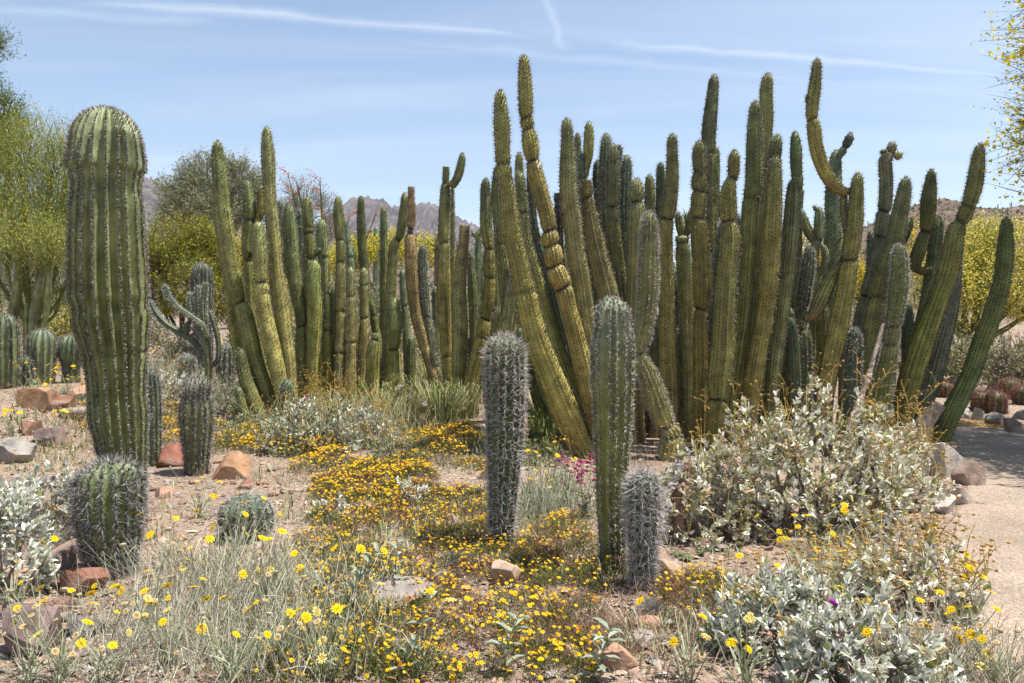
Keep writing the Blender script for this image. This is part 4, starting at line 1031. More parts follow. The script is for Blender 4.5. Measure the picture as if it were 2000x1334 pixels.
def rock(px, py, wpx, hpx, col, label, depth=None, sub=4, seed=None, group=None, name='rock', rz=None):
    """boulder whose foot is at pixel (px,py), wpx wide and hpx high there"""
    p = gp(px, py)
    s = p[1] / FPX
    w = wpx * s / 2; h = hpx * s
    dpt = w * (depth or rng.uniform(.7, 1.0))
    seed = seed if seed is not None else int(rng.integers(1, 9999))
    V, T = rock_shape(sub, 17, seed, 2.3, .42)
    V = V / np.abs(V).max(0)
    a = rng.uniform(-.25, .25) if rz is None else rz
    V = V * [w, dpt, h * .84]
    V = V @ np.array([[math.cos(a), math.sin(a), 0], [-math.sin(a), math.cos(a), 0], [0, 0, 1]])
    y_off = dpt * .6
    q = ground(p[0], p[1] + y_off)
    V = V + q + [0, 0, h * .24]
    b = MB(); b.add(V, T, None, col)
    return b.build(name, M_ROCK, origin=q, label=label, cat='rock', group=group)
PINK = (.42, .25, .17); ORG = (.40, .23, .13); RED = (.25, .105, .07); PURP = (.20, .14, .125); TAN = (.42, .31, .22); GRY = (.30, .27, .24); PALER = (.46, .40, .35)
rock(62, 802, 78, 54, ORG, 'orange-pink boulder below the small dark barrel cactus')
rock(103, 800, 72, 26, (.20, .10, .065), 'dark reddish flat rock leaning against the orange-pink boulder')
rock(140, 818, 90, 22, GRY, 'flat grey slab below the dark reddish rock', depth=.6)
rock(150, 778, 60, 22, PINK, 'pinkish rock below the barrel with the domed head')
rock(92, 872, 76, 36, PURP, 'purple-grey boulder on the gravel below the flat slab')
rock(46, 852, 50, 28, PINK, 'blocky salmon rock beside the purple-grey boulder')
rock(20, 905, 70, 46, GRY, 'large grey boulder at the foot of the rocky bank')
rock(324, 912, 76, 40, RED, 'brick-red angular rock beside the stubby young saguaro', seed=21)
rock(446, 937, 84, 48, ORG, 'orange sandstone rock on bare gravel past the stubby young saguaro', seed=34)
rock(475, 956, 38, 20, (.27, .14, .10), 'small reddish wedge of rock below the orange sandstone')
rock(320, 972, 56, 20, PINK, 'half-buried salmon rock behind the squat barrel')
rock(50, 1284, 130, 88, PURP, 'big rounded purple-brown boulder with a rusty underside', seed=8)
rock(150, 1250, 90, 48, (.17, .14, .13), 'dark grey rock touching the purple-brown boulder')
rock(140, 1165, 110, 50, (.27, .13, .09), 'dark red rock under the squat barrel cactus')
rock(120, 1110, 70, 44, (.27, .19, .15), 'layered brown rock above the dark red one')
rock(165, 1095, 60, 26, PURP, 'small grey-brown rock against the squat barrel')
rock(986, 1143, 66, 40, TAN, 'tan rounded rock in front of the shaggy grey-spined saguaro', seed=5)
rock(945, 1105, 44, 20, (.30, .17, .12), 'small reddish rock behind the tan rounded rock')
rock(1316, 1150, 92, 62, (.43, .30, .20), 'leaning tan slab with an orange face beside the saguaro pup', seed=12)
rock(1290, 1105, 60, 36, (.34, .22, .16), 'pinkish rock behind the leaning tan slab')
rock(1385, 1140, 80, 30, TAN, 'low tan rock past the leaning slab')
rock(1262, 1232, 60, 26, PINK, 'low pink stone in front of the saguaro pup')
rock(1215, 1320, 110, 44, PINK, 'salmon rock among golden flowers at the bottom edge', seed=17)
rock(1110, 1290, 60, 26, TAN, 'tan stone beside the salmon rock among golden flowers')
rock(760, 1190, 190, 34, (.27, .235, .215), 'flat grey slab lying flush in the flower carpet', depth=.9)
rock(690, 1018, 62, 14, PINK, 'flat pinkish flagstone between silvery tufts in the flower carpet')
rock(700, 1000, 70, 16, (.30, .22, .18), 'second flat flagstone behind the pinkish one')
rock(885, 1030, 46, 24, (.32, .22, .17), 'small brown rock behind the silvery grass tuft')
rock(1300, 990, 56, 48, (.30, .17, .12), 'reddish rock beneath the driftwood-like branch')
rock(1400, 985, 90, 40, (.36, .23, .16), 'reddish rock in the shade of the big silvery bush')
rock(1470, 1010, 80, 44, (.40, .28, .20), 'orange-tan rock under the big silvery bush')
rock(1560, 1075, 90, 26, (.38, .28, .21), 'low brown rock at the open foot of the big silvery bush')
rock(1862, 930, 84, 60, (.37, .33, .28), 'grey border boulder where the bush meets the path', seed=3)
rock(1895, 948, 56, 58, (.34, .25, .19), 'brown slanting border rock behind the grey boulder')
rock(1842, 925, 36, 24, (.34, .18, .13), 'small red rock tucked beside the grey border boulder')
rock(1880, 985, 76, 40, (.44, .37, .32), 'pinkish flat border slab on the path edge')
rock(1850, 1002, 84, 34, PALER, 'pale whitish flat slab on the path edge', seed=41)
for k, (px, py, w, h, c, lab) in enumerate(((1888, 818, 34, 26, PALER, 'pale block at the start of the far path border'), (1912, 822, 30, 24, PALER, 'split pale stone second in the far path border'), (1948, 806, 52, 15, GRY, 'long low grey stone under the pinkish red barrel'), (1952, 832, 54, 24, GRY, 'grey dome-shaped stone in the far path border'), (1985, 845, 36, 26, (.27, .21, .18), 'brown stone at the end of the far path border'), (1900, 800, 46, 14, (.36, .31, .27), 'flat stone behind the far path border'), (1880, 752, 60, 24, PALER, 'pale boulder between leaning stems across the path'), (1985, 742, 44, 26, GRY, 'blue-grey boulder at the back of the bed across the path'), (1950, 762, 60, 20, (.36, .25, .19), 'reddish slab between red-spined barrels'), (1860, 735, 40, 22, PALER, 'whitish boulder below the grey shrub across the path'), (2006, 820, 40, 26, GRY, 'grey stone closing the far path border'))):
    rock(px, py, w, h, c, lab, sub=3, group='stones across the path')
# loose stones one can tell apart, and the gravel between them
SM = []
for k in range(10):
    V, T = rock_shape(2, 7, 100 + k)
    V = V * [1, rng.uniform(.6, .95), rng.uniform(.4, .7)]
    cc = [PINK, TAN, (.33, .23, .18), PALER, (.27, .15, .11), GRY, TAN, PINK, PURP, (.38, .29, .23)][k]
    b = MB(); b.add(V, T, None, cc); SM.append(b.mesh('stone', M_ROCK))
def on_screen(x, y, z=0.0):
    """photograph coordinates of a world point (used only to keep stones off the path and to know what is in view)"""
    c, s = math.cos(PITCH), math.sin(PITCH)
    dx, dy, dz = x, y, z - CAMH
    f = dy * c - dz * s; u = dy * s + dz * c
    return 1000 + FPX * dx / f, 667 - FPX * u / f
spots = [(520, 930, 90, 40), (340, 950, 50, 40), (600, 900, 60, 30), (1330, 1200, 70, 60), (1250, 1260, 70, 40), (60, 1310, 80, 30), (140, 1200, 60, 40), (1830, 1010, 40, 40), (430, 960, 70, 30), (250, 830, 60, 30), (1420, 1060, 80, 30), (700, 1005, 40, 20), (880, 1020, 30, 15), (560, 960, 50, 30), (60, 820, 60, 40), (1290, 1120, 40, 30), (640, 890, 40, 20), (1740, 1060, 60, 40)]
ns = 0
while ns < 260:
    c = spots[int(rng.integers(0, len(spots)))]
    px, py = rng.normal(c[0], c[2] * .7), rng.normal(c[1], c[3] * .6)
    if not (0 < px < 2000 and 800 < py < 1334):
        continue
    p = gp(px, py)
    if on_path(p[0], p[1], .05):
        continue
    r_ = rng.gamma(3, .0085) + .012
    R = frames(rdirs(1, -.08, .08))[0]
    sk = int(rng.integers(0, len(SM)))
    o = place(SM[sk], 'stone', None, R, p + [0, 0, r_ * .22], r_)
    tag(o, 'loose ' + ['salmon', 'tan', 'brown', 'pale', 'dark red', 'grey', 'tan', 'salmon', 'purplish', 'buff'][sk] + ' stone ' + where(p), 'stone', 'loose stones on the gravel')
    ns += 1
def cloud_xy(n, xr, yr):
    y = yr[0] * (yr[1] / yr[0]) ** rng.random(n)
    x = rng.uniform(-1, 1, n) * (y * .70 + .3) + 0
    return x, y
n = 19000
x, y = cloud_xy(n, None, (2.6, 13))
m = ~on_path(x, y, .12) | (rng.random(n) < .035)
m &= ~((rng.random(n) > .45) & (y > 9))
x, y = x[m], y[m]; n = len(x)
V, T = octa(); V = V + np.array([[.1, .2, .1], [0, -.3, .1], [.3, 0, -.2], [-.1, 0, .2], [.25, .1, -.3], [0, 0, 0]])
b = MB()
r_ = (rng.gamma(2.2, .0048, n) + .005)
cs = np.array([PINK, TAN, (.33, .23, .18), PALER, (.29, .17, .125), GRY, TAN, (.45, .33, .26), (.38, .29, .23)])
b.inst(V, T, np.stack([x, y, H(x, y) + r_ * .2], 1), frames(rdirs(n, -.3, .3)), np.stack([r_, r_ * rng.uniform(.6, 1, n), r_ * rng.uniform(.4, .8, n)], 1), cs[rng.integers(0, len(cs), n)] * rng.uniform(.7, 1.15, (n, 1)))
b.build('gravel', M_ROCK, kind='stuff', label='pinkish and tan gravel scattered over the desert ground', cat='gravel')
# dry leaf and twig litter
n = 16000
x, y = cloud_xy(n, None, (2.6, 12.5))
m = ~on_path(x, y, .0) | (rng.random(n) < .02)
x, y = x[m], y[m]; n = len(x)
b = MB()
d = rdirs(n, -.15, .25)
L_ = rng.uniform(.01, .055, n)
tv = np.array([[0, -1, 0], [0, 1, 0], [1, .6, .0], [1, -.6, 0]], float)
cs = np.array([(.30, .22, .14), (.20, .13, .08), (.40, .32, .22), (.14, .09, .06), (.35, .31, .25)])
b.inst(tv, None, np.stack([x, y, H(x, y) + .008], 1), frames(d), np.stack([L_, rng.uniform(.001, .0035, n), L_], 1), cs[rng.integers(0, 5, n)] * rng.uniform(.7, 1.2, (n, 1)), tQ=np.array([[0, 1, 2, 3]]))
b.build('leaf_litter', M_TWIG, kind='stuff', label='dry twigs and fallen bits littering the ground between plants', cat='litter')
# fallen yellow petals drifted along the far path border
n = 2200
px = rng.uniform(1880, 2010, n)
x = rng.normal(5.75, .45, n); y = 9.6 + (6.3 - x) * .9 + rng.normal(0, .25, n)
b = MB()
b.inst(tv, None, np.stack([x, y, H(x, y) + .03], 1), frames(rdirs(n, -.2, .2)), np.full((n, 3), .014), np.array([.55, .33, .04]) * rng.uniform(.6, 1.2, (n, 1)), tQ=np.array([[0, 1, 2, 3]]))
b.build('fallen_petals', M_PETAL, kind='stuff', label='drift of fallen yellow petals along the far stone border', cat='petals')

# ------------------------------------------------------------------ dead wood
def log(name, label, pts, r0, r1, col, Y=None, sides=9, cat='log', branches=(), lift=0.0):
    P = []
    for q in pts:
        if len(q) == 2:
            p = gp(*q); p = p + [0, 0, r0 * .7 + lift]
        else:
            p = at(q[0], q[1], q[2])
        P.append(p)
    P = spline(np.array(P), 9)
    n = len(P)
    rr = np.linspace(r0, r1, n) * (1 + .22 * (vnoise(np.arange(n) * .5 + r0 * 99, np.zeros(n)) - .5) * 2)
    b = MB(); b.tube(P, rr, sides, np.array(col) * (0.75 + .5 * vnoise(np.arange(n) * .9, np.ones(n)))[:, None])
    for V in b.V:
        V += (rng.random(V.shape) - .5) * r0 * .28
    return b.build(name, M_WOOD, origin=P[0], label=label, cat=cat)
W1 = (.36, .31, .26); W2 = (.24, .18, .135)
log('fallen_branch', 'weathered grey branch propped up in the grass beneath the banded yellow stems', [(748, 800), (770, 781), (782, 758, 9.9)], .06, .035, W1)
log('fallen_branch', 'brown split branch lying in the grass between the two grey ones', [(754, 818), (778, 802), (800, 775, 9.6)], .055, .03, W2)
log('fallen_branch', 'pale splintered branch lying across the grass nearest the golden flowers', [(786, 822), (808, 810), (830, 788, 9.2)], .06, .03, W1)
log('fallen_log', 'long weathered log lying on the ground behind the shaggy grey-spined saguaro', [(905, 838), (960, 842), (1020, 838), (1095, 834)], .055, .035, (.33, .27, .21))
log('fallen_log', 'second grey log lying just in front of the long weathered one', [(900, 850), (950, 852), (1010, 846), (1050, 850)], .05, .02, (.38, .33, .28))
log('dead_trunk', 'bleached bare dead trunk leaning beside the leaning stems', [(1640, 905, 8.0), (1668, 810, 8.0), (1690, 755, 8.02), (1706, 700, 8.05), (1725, 632, 8.1)], .045, .014, (.46, .37, .30), cat='dead trunk')
log('dead_trunk', 'pale brown dried stump at the foot of the stem leaning over the path', [(1770, 880, 8.3), (1800, 835, 8.3), (1832, 790, 8.35)], .10, .07, (.42, .31, .22), cat='dead trunk')
log('dead_trunk', 'small dark upright stub of wood by the long weathered log', [(1026, 850, 8.2), (1026, 832, 8.2), (1025, 812, 8.2)], .035, .028, (.14, .08, .055), cat='dead trunk')

# ------------------------------------------------------------------ leaf templates (length along x, width y, fold z)
LEAF6 = (np.array([[0, 0, 0], [.28, -.42, .10], [.30, 0, 0], [.28, .42, .10], [.68, -.36, .06], [.70, 0, -.05], [.68, .36, .06], [1, 0, -.14]], float),
         np.array([[0, 1, 2], [0, 2, 3], [1, 4, 5], [1, 5, 2], [2, 5, 6], [2, 6, 3], [4, 7, 5], [5, 7, 6]]))
LEAF2 = (np.array([[0, 0, 0], [.45, -.38, .1], [.5, 0, -.02], [.45, .38, .1], [1, 0, -.1]], float),
         np.array([[0, 1, 2], [0, 2, 3], [1, 4, 2], [2, 4, 3]]))
BLADE = (np.array([[0, -.5, 0], [0, .5, 0], [.5, .4, .03], [.5, -.4, .03], [1, 0, -.06]], float), np.array([[3, 2, 4]]), np.array([[0, 1, 2, 3]]))
DIA = (np.array([[0, 0, 0], [.5, -.5, .08], [1, 0, 0], [.5, .5, .08]], float), np.array([[0, 1, 2], [0, 2, 3]]))
LEAFMESH = {}
def leaf_mesh(key, col):
    if key not in LEAFMESH:
        b = MB(); b.add(LEAF6[0] * [1, .95, 1], LEAF6[1], None, col)
        LEAFMESH[key] = b.mesh('leaf', M_SILVER, smooth=False)
    return LEAFMESH[key]
SILV = [((.74, .735, .65), 6), ((.64, .65, .54), 4), ((.42, .45, .31), 2), ((.23, .26, .08), .8)]
def pick(cols, n):
    w = np.array([c[1] for c in cols], float); w /= w.sum()
    i = rng.choice(len(cols), n, p=w)
    return np.array([c[0] for c in cols])[i], i
def dome_points(n, rx, ry, hz, inner=.25):
    d = rdirs(n, .02, 1.0)
    k = rng.uniform(inner, 1.0, n) ** .45
    return d * k[:, None] * [rx, ry, hz]
def bush(label, px, py, rx, ry, hz, twigs, leafL, cols, n_ind=0, stalks=0, fl=None, flowers=0, name='brittlebush', cat='shrub', group=None, seed=0, stalk_h=.22, woody=(.26, .21, .16), gap=.0, lean=(0, 0), per=(7, 12), base=None):
    """silver-leaved shrub: woody limbs, leafy shoots in rosettes, dry flower stalks"""
    p = gp(px, py) if base is None else base
    t = thing(name, label, cat, p, group)
    tips = dome_points(twigs, rx, ry, hz)
    tips[:, :2] *= (1 + .35 * (fbm(tips[:, 0] * 3 / rx + seed, tips[:, 1] * 3 / ry, o=2) - .45))[:, None]
    tips[:, 2] *= 1 + .5 * (fbm(tips[:, 0] * 2.2 / rx + seed + 9, tips[:, 1] * 2.2 / ry + 3, o=2) - .42)
    if gap:
        keep = fbm(tips[:, 0] * 4 / rx + seed * 2, tips[:, 1] * 3 / ry + tips[:, 2] * 4 / hz, o=2) > gap
        tips = tips[keep]
    tips = tips + [lean[0], lean[1], 0] * (tips[:, 2:3] / hz)
    tips[:, 2] = np.maximum(tips[:, 2], .05)
    n = len(tips)
    wood = MB()
    limbs = max(5, n // 14)
    li = rng.choice(n, limbs, replace=False)
    LP = []
    for k in li:
        e = tips[k] * .72
        mid = e * .5 + [0, 0, -.12 * hz] + rng.normal(0, .05 * rx, 3)
        P = spline(np.array([[rng.normal(0, .03), rng.normal(0, .03), -.03], mid, e]), 6) + p
        wood.tube(P, np.linspace(.014, .006, len(P)) * (.6 + hz), 5, woody); LP.append(P)
    LPp = np.concatenate(LP)
    T_ = tips + p
    dirs = np.zeros((n, 3))
    for k in range(n):
        dd = LPp - T_[k]
        j = np.argmin(np.linalg.norm(dd, axis=1) + rng.uniform(0, .05, len(dd)))
        a = LPp[j]; e = T_[k]
        m_ = (a + e) / 2 + [0, 0, -.02]
        wood.tube(np.array([a, m_, e]), [.004, .003, .0022], 3, np.array(woody) * rng.uniform(.8, 1.3), cap=False)
        dirs[k] = e - m_
    dirs = norm(norm(dirs) + [0, 0, .7] + rng.normal(0, .2, (n, 3)))
    wood.build('branches', M_WOOD, t)
    nl = rng.integers(per[0], per[1], n)
    rep = np.repeat(np.arange(n), nl)
    N = len(rep)
    ax = dirs[rep]
    f = rng.uniform(0, 1, N) ** .7
    ang = rng.uniform(0, 6.283, N)
    Rf = frames(ax)
    side = np.cos(ang)[:, None] * Rf[:, :, 1] + np.sin(ang)[:, None] * Rf[:, :, 2]
    op = .25 + .95 * (1 - f)
    la = norm(ax * np.cos(op)[:, None] + side * np.sin(op)[:, None] + rng.normal(0, .08, (N, 3)))
    pos = T_[rep] - ax * ((1 - f) * leafL * 1.6)[:, None] + side * .003
    hint = norm(ax + rng.normal(0, .3, (N, 3)))
    R = frames(la, hint)
    Ls = leafL * rng.uniform(.55, 1.15, N) * (1 - .35 * f)
    colr, ci = pick(cols, N)
    if n_ind:
        dist = np.linalg.norm(pos - CAM, axis=1) - .9 * (pos[:, 2] - p[2]) + rng.uniform(0, .25, N)
        order = np.argsort(dist)
        ind = order[:n_ind]; rest = order[n_ind:]
        for k in ind:
            me = leaf_mesh((str(cols[ci[k]][0]),), cols[ci[k]][0])
            place(me, 'leaf', t, R[k], pos[k], (float(Ls[k]), float(Ls[k]) * float(rng.uniform(.42, .72)), float(Ls[k]) * float(rng.uniform(.4, 3.0))))
    else:
        rest = np.arange(N)
    lb = MB()
    tpl = LEAF6 if p[1] < 7.5 else LEAF2
    lb.inst(tpl[0], tpl[1], pos[rest], R[rest], np.stack([Ls[rest], Ls[rest] * rng.uniform(.42, .72, len(rest)), Ls[rest] * rng.uniform(-1.6, 3.2, len(rest))], 1), colr[rest] * rng.uniform(.8, 1.12, (len(rest), 1)))
    lb.build('foliage', M_SILVER, t, kind='stuff')
    if stalks:
        st = MB(); hd = MB()
        k_ = rng.choice(n, stalks)
        for k in k_:
            a = T_[k]
            hh = stalk_h * rng.uniform(.5, 1.2)
            sidev = norm(np.append(rng.normal(0, 1, 2), 0)) * hh * rng.uniform(.1, .6)
            e = a + sidev + [0, 0, hh]
            P = spline(np.array([a, a + sidev * .3 + [0, 0, hh * .55], e]), 5)
            c_ = np.array([.42, .30, .09]) * rng.uniform(.7, 1.2)
            st.tube(P, np.linspace(.0028, .0016, len(P)), 3, c_, cap=False)
            for _ in range(rng.integers(3, 7)):
                q = P[int(rng.integers(len(P) // 2, len(P)))]
                e2 = q + rdirs(1, .0, 1)[0] * rng.uniform(.04, .11)
                st.tube(np.array([q, (q + e2) / 2 + [0, 0, .01], e2]), .0013, 3, c_, cap=False)
                V, T = ICO[1]
                hd.inst(V, T, e2[None], np.eye(3)[None], np.array([[.0085, .0085, .007]]) * rng.uniform(.7, 1.25), np.array([[.33, .20, .06]]) * rng.uniform(.6, 1.4))
        st.build('flower_stalks', M_TWIG, t, kind='stuff')
        hd.build('seed_heads', M_TWIG, t, kind='stuff')
    if flowers:
        k_ = rng.choice(n, flowers)
        stl = MB()
        for k in k_:
            e = T_[k] + [rng.normal(0, .05), rng.normal(0, .05), rng.uniform(.06, .16)]
            stl.tube(np.array([T_[k], (T_[k] + e) / 2 + rng.normal(0, .01, 3), e]), .0016, 3, (.30, .28, .08), cap=False)
            marigold_head(t, e, norm(np.array([rng.normal(0, .45), -.25 + rng.normal(0, .45), 1])), rng.uniform(.8, 1.05) * .021)
        stl.build('flower_stems', M_TWIG, t, kind='stuff')
    return t
# ------------------------------------------------------------------ flower heads
def make_flower(np1, np2, cpet, cdisc, cup=.12, w=.19):
    b = MB()
    for L_, npet, z, ph in ((1.0, np1, .0, 0), (.78, np2, .10, .3)):
        for k in range(npet):
            a = ph + 2 * math.pi * k / npet + rng.normal(0, .05)
            ca, sa = math.cos(a), math.sin(a)
            l = L_ * rng.uniform(.9, 1.08)
            pts = np.array([[.15, -.09, z], [.15, .09, z], [.62 * l, w, z + cup + .03], [.62 * l, -w, z + cup + .03], [.62 * l, 0, z + cup - .03], [l, w * .75, z + cup * .8], [l, -w * .75, z + cup * .8], [l * 1.03, 0, z + cup * .7]])
            V = np.stack([pts[:, 0] * ca - pts[:, 1] * sa, pts[:, 0] * sa + pts[:, 1] * ca, pts[:, 2]], 1)
            b.add(V, [[0, 4, 3], [0, 1, 4], [1, 2, 4]], [[3, 4, 7, 6], [4, 2, 5, 7]], np.array(cpet) * rng.uniform(.88, 1.08))
    V, T = ICO[2]
    b.add(V * [.30, .30, .20] + [0, 0, .10], T, None, cdisc)
    b.add(np.array([[.24 * math.cos(a), .24 * math.sin(a), -.03] for a in np.arange(8) * math.pi / 4] + [[0, 0, -.28]]), [[i, 8, (i + 1) % 8] for i in range(8)], None, (.20, .24, .10))
    return b
YMG = (.80, .56, .012)
MG = [make_flower(10, 7, YMG, (.62, .40, .01)).mesh('flower_head', M_PETAL) for _ in range(3)]
MGF = [make_flower(9, 5, (.72, .60, .20), (.50, .36, .08), cup=.3).mesh('flower_head', M_PETAL) for _ in range(2)]
def make_dry():
    b = MB()
    a = np.arange(12) * 2 * math.pi / 12
    rings = [(.05, -.55), (.55, -.40), (.85, .0), (.95, .28), (.62, .22), (.25, .06), (.0, .02)]
    V = np.concatenate([np.stack([r * np.cos(a), r * np.sin(a), np.full(12, z) + rng.normal(0, .03, 12)], 1) for r, z in rings])
    i = np.arange(len(rings) - 1)[:, None] * 12; j = np.arange(12)[None]; j2 = (j + 1) % 12
    Q = np.stack([i + j, i + j2, i + 12 + j2, i + 12 + j], -1).reshape(-1, 4)
    c = np.repeat(np.array([(.40, .36, .22), (.50, .44, .28), (.62, .55, .38), (.68, .60, .42), (.50, .36, .15), (.36, .25, .10), (.30, .20, .08)]), 12, 0)
    b.add(V, None, Q, c)
    return b.mesh('seed_head', M_PETAL, smooth=True)
DRY = [make_dry() for _ in range(2)]
def marigold_head(parent, pos, up, size, dry=False, faded=False):
    me = (DRY if dry else (MGF if faded else MG))[int(rng.integers(0, 2))]
    R = frames(np.array([[rng.normal(), rng.normal(), .01]]), np.array([up]))[0]
    # columns: axis, side, normal ; make the normal exactly the facing direction
    nrm_ = norm(up); ax = np.cross(np.array([rng.normal(), rng.normal(), rng.normal()]), nrm_); ax = ax / np.linalg.norm(ax)
    R = np.stack([ax, np.cross(nrm_, ax), nrm_], 1)
    return place(me, 'seed_head' if dry else 'flower_head', parent, R, np.asarray(pos), size)
def marigold(px, py, label, nst=12, h=(.22, .42), spread=.16, fl=5, dry=4, faded=2, size=.0215, group='desert marigold plants', base_leaf=60, heads=None, name='desert_marigold'):
    p = gp(px, py)
    t = thing(name, label, 'wildflower', p, group)
    st = MB()
    kinds = [0] * fl + [1] * dry + [2] * faded
    rng.shuffle(kinds)
    cst = np.array([.30, .32, .19])
    for k, kd in enumerate(kinds):
        hh = rng.uniform(*h)
        a = rng.uniform(0, 6.283); r_ = spread * math.sqrt(rng.random())
        e = p + [r_ * math.cos(a) * 1.2, r_ * math.sin(a), hh]
        m_ = p + [r_ * math.cos(a) * .45, r_ * math.sin(a) * .45, hh * .5] + rng.normal(0, .012, 3)
        b0 = p + [rng.normal(0, .025), rng.normal(0, .025), -.01]
        P = spline(np.array([b0, m_, e]), 6)
        st.tube(P, np.linspace(.0026, .0017, len(P)), 4, cst * rng.uniform(.75, 1.25), cap=False)
        up = norm((P[-1] - P[-2]) / np.linalg.norm(P[-1] - P[-2]) + [rng.normal(0, .45), rng.normal(-.15, .4), .25])
        marigold_head(t, e, up, size * rng.uniform(.62, 1.2) * (.66 if kd == 1 else 1), kd == 1, kd == 2)
    st.build('flower_stems', M_TWIG, t, kind='stuff')
    lf = MB()
    n = base_leaf
    a = rng.uniform(0, 6.283, n)
    d = norm(np.stack([np.cos(a), np.sin(a), rng.uniform(.2, 2.2, n)], 1))
    hb = rng.uniform(0, .12, n)
    pos = p + np.stack([np.cos(a) * .05 * rng.random(n), np.sin(a) * .05 * rng.random(n), hb], 1)
    L_ = rng.uniform(.04, .10, n)
    lf.inst(BLADE[0], BLADE[1], pos, frames(d), np.stack([L_, rng.uniform(.006, .013, n), L_], 1), np.array([.34, .37, .25]) * rng.uniform(.7, 1.2, (n, 1)), tQ=BLADE[2])
    lf.build('leaves', M_SILVER, t, kind='stuff')
    return t
# ------------------------------------------------------------------ golden dogweed carpet
def dog_mesh():
    b = MB()
    n = 9
    for k in range(n):
        a = 2 * math.pi * k / n; ca, sa = math.cos(a), math.sin(a)
        pts = np.array([[.2, -.10, .0], [.2, .10, .0], [.75, .24, .10], [1.0, 0, .06], [.75, -.24, .10]])
        V = np.stack([pts[:, 0] * ca - pts[:, 1] * sa, pts[:, 0] * sa + pts[:, 1] * ca, pts[:, 2]], 1)
        b.add(V, [[2, 3, 4]], [[0, 1, 2, 4]], np.array([.80, .535, .012]) * rng.uniform(.9, 1.08))
    V, T = ICO[1]
    b.add(V * [.38, .38, .22] + [0, 0, .08], T, None, (.58, .27, .01))
    return b
DOGB = dog_mesh()
DOG = DOGB.mesh('flower', M_PETAL)
DV = np.concatenate(DOGB.V); DT = np.concatenate(DOGB.T); DQ = np.concatenate(DOGB.Q); DC = np.concatenate(DOGB.C)
# cheaper flower for the far mounds
SV = np.array([[0, 0, .15]] + [[math.cos(a) * (1 if k % 2 else .6), math.sin(a) * (1 if k % 2 else .6), .05] for k, a in enumerate(np.arange(12) * math.pi / 6)])
ST_ = np.array([[0, 1 + k, 1 + (k + 1) % 12] for k in range(12)])
SCOL = np.concatenate([[(.75, .55, 1)], np.ones((12, 3))])
NDL = (np.array([[0, -.5, 0], [0, .5, 0], [1, 0, 0]], float), np.array([[0, 1, 2]]))
def dogweed(x, y, r, h, nf, dens=1.0, individual=False, brown=.35, orange=0.0):
    p = ground(x, y)
    t = thing('golden_dogweed', 'low mound of small golden dogweed daisies ' + where(p), 'wildflower', p, 'golden dogweed mounds carpeting the ground')
    n = int(1500 * dens * (r / .22) ** 2 * (1 if y < 7 else .6))
    d = rdirs(n, .02, 1)
    kk = rng.uniform(.3, 1, n) ** .5
    pos = d * kk[:, None] * [r, r, h]
    pos[:, 2] = pos[:, 2] * (.75 + .5 * vnoise(pos[:, 0] * 14 + x * 3, pos[:, 1] * 14))
    gx = p[0] + pos[:, 0]; gy = p[1] + pos[:, 1]
    base = np.stack([gx, gy, H(gx, gy) + pos[:, 2]], 1)
    dd = norm(d * .55 + rdirs(n) * .7 + [0, 0, .45])
    L_ = rng.uniform(.015, .042, n)
    g = np.array([.115, .15, .035]); br = np.array([.20, .12, .065])
    isb = (rng.random(n) < brown * (1.2 - .8 * kk) + .12)[:, None]
    pat = vnoise(gx * 5, gy * 5)[:, None]
    c = np.where(isb | (pat < .30), br, g) * rng.uniform(.55, 1.35, (n, 1))
    f = MB()
    w_ = .0040 if y < 6 else .006
    f.inst(NDL[0], NDL[1], base, frames(dd, rdirs(n)), np.stack([L_, np.full(n, w_), L_], 1), c)
    f.build('foliage', M_LEAF, t, kind='stuff')
    # flowers
    a = rng.uniform(0, 6.283, nf); rr = np.sqrt(rng.random(nf)) * r * 1.02
    px_, py_ = rr * np.cos(a), rr * np.sin(a)
    zz = h * np.sqrt(np.maximum(0, 1 - (rr / (r * 1.08)) ** 2)) + rng.uniform(.0, .035, nf)
    gx = p[0] + px_; gy = p[1] + py_
    fp = np.stack([gx, gy, H(gx, gy) + zz], 1)
    up = norm(np.stack([rng.normal(.1, .35, nf), rng.normal(-.2, .35, nf), np.ones(nf)], 1))
    R = frames(norm(np.cross(up, rdirs(nf))), up)
    s_ = rng.uniform(.0070, .0128, nf)
    if individual:
        for k in range(nf):
            place(DOG, 'flower', t, R[k], fp[k], float(s_[k]))
    else:
        fb = MB()
        cc = np.array([.80, .535, .012]) * rng.uniform(.75, 1.1, (nf, 1)) * np.array([1, 1 - .25 * orange, 1])
        old = rng.random(nf) < .16
        cc[old] = np.array([.40, .17, .02]) * rng.uniform(.7, 1.2, (old.sum(), 1))
        fb.inst(SV, ST_, fp, R, s_ * (1.0 if y < 6 else 1.3), cc, tcol=SCOL)
        fb.build('flowers', M_PETAL, t, kind='stuff')
    # spent brown heads between the flowers
    m_ = nf
    a = rng.uniform(0, 6.283, m_); rr = np.sqrt(rng.random(m_)) * r
    zz = h * np.sqrt(np.maximum(0, 1 - (rr / (r * 1.08)) ** 2)) + rng.uniform(.0, .02, m_)
    gx = p[0] + rr * np.cos(a); gy = p[1] + rr * np.sin(a)
    sb = MB(); V, T = octa()
    sb.inst(V, T, np.stack([gx, gy, H(gx, gy) + zz], 1), np.tile(np.eye(3), (m_, 1, 1)), rng.uniform(.003, .0065, m_), np.array([.24, .12, .04]) * rng.uniform(.6, 1.4, (m_, 1)))
    sb.build('spent_heads', M_TWIG, t, kind='stuff')
cnt = 0
placed = []
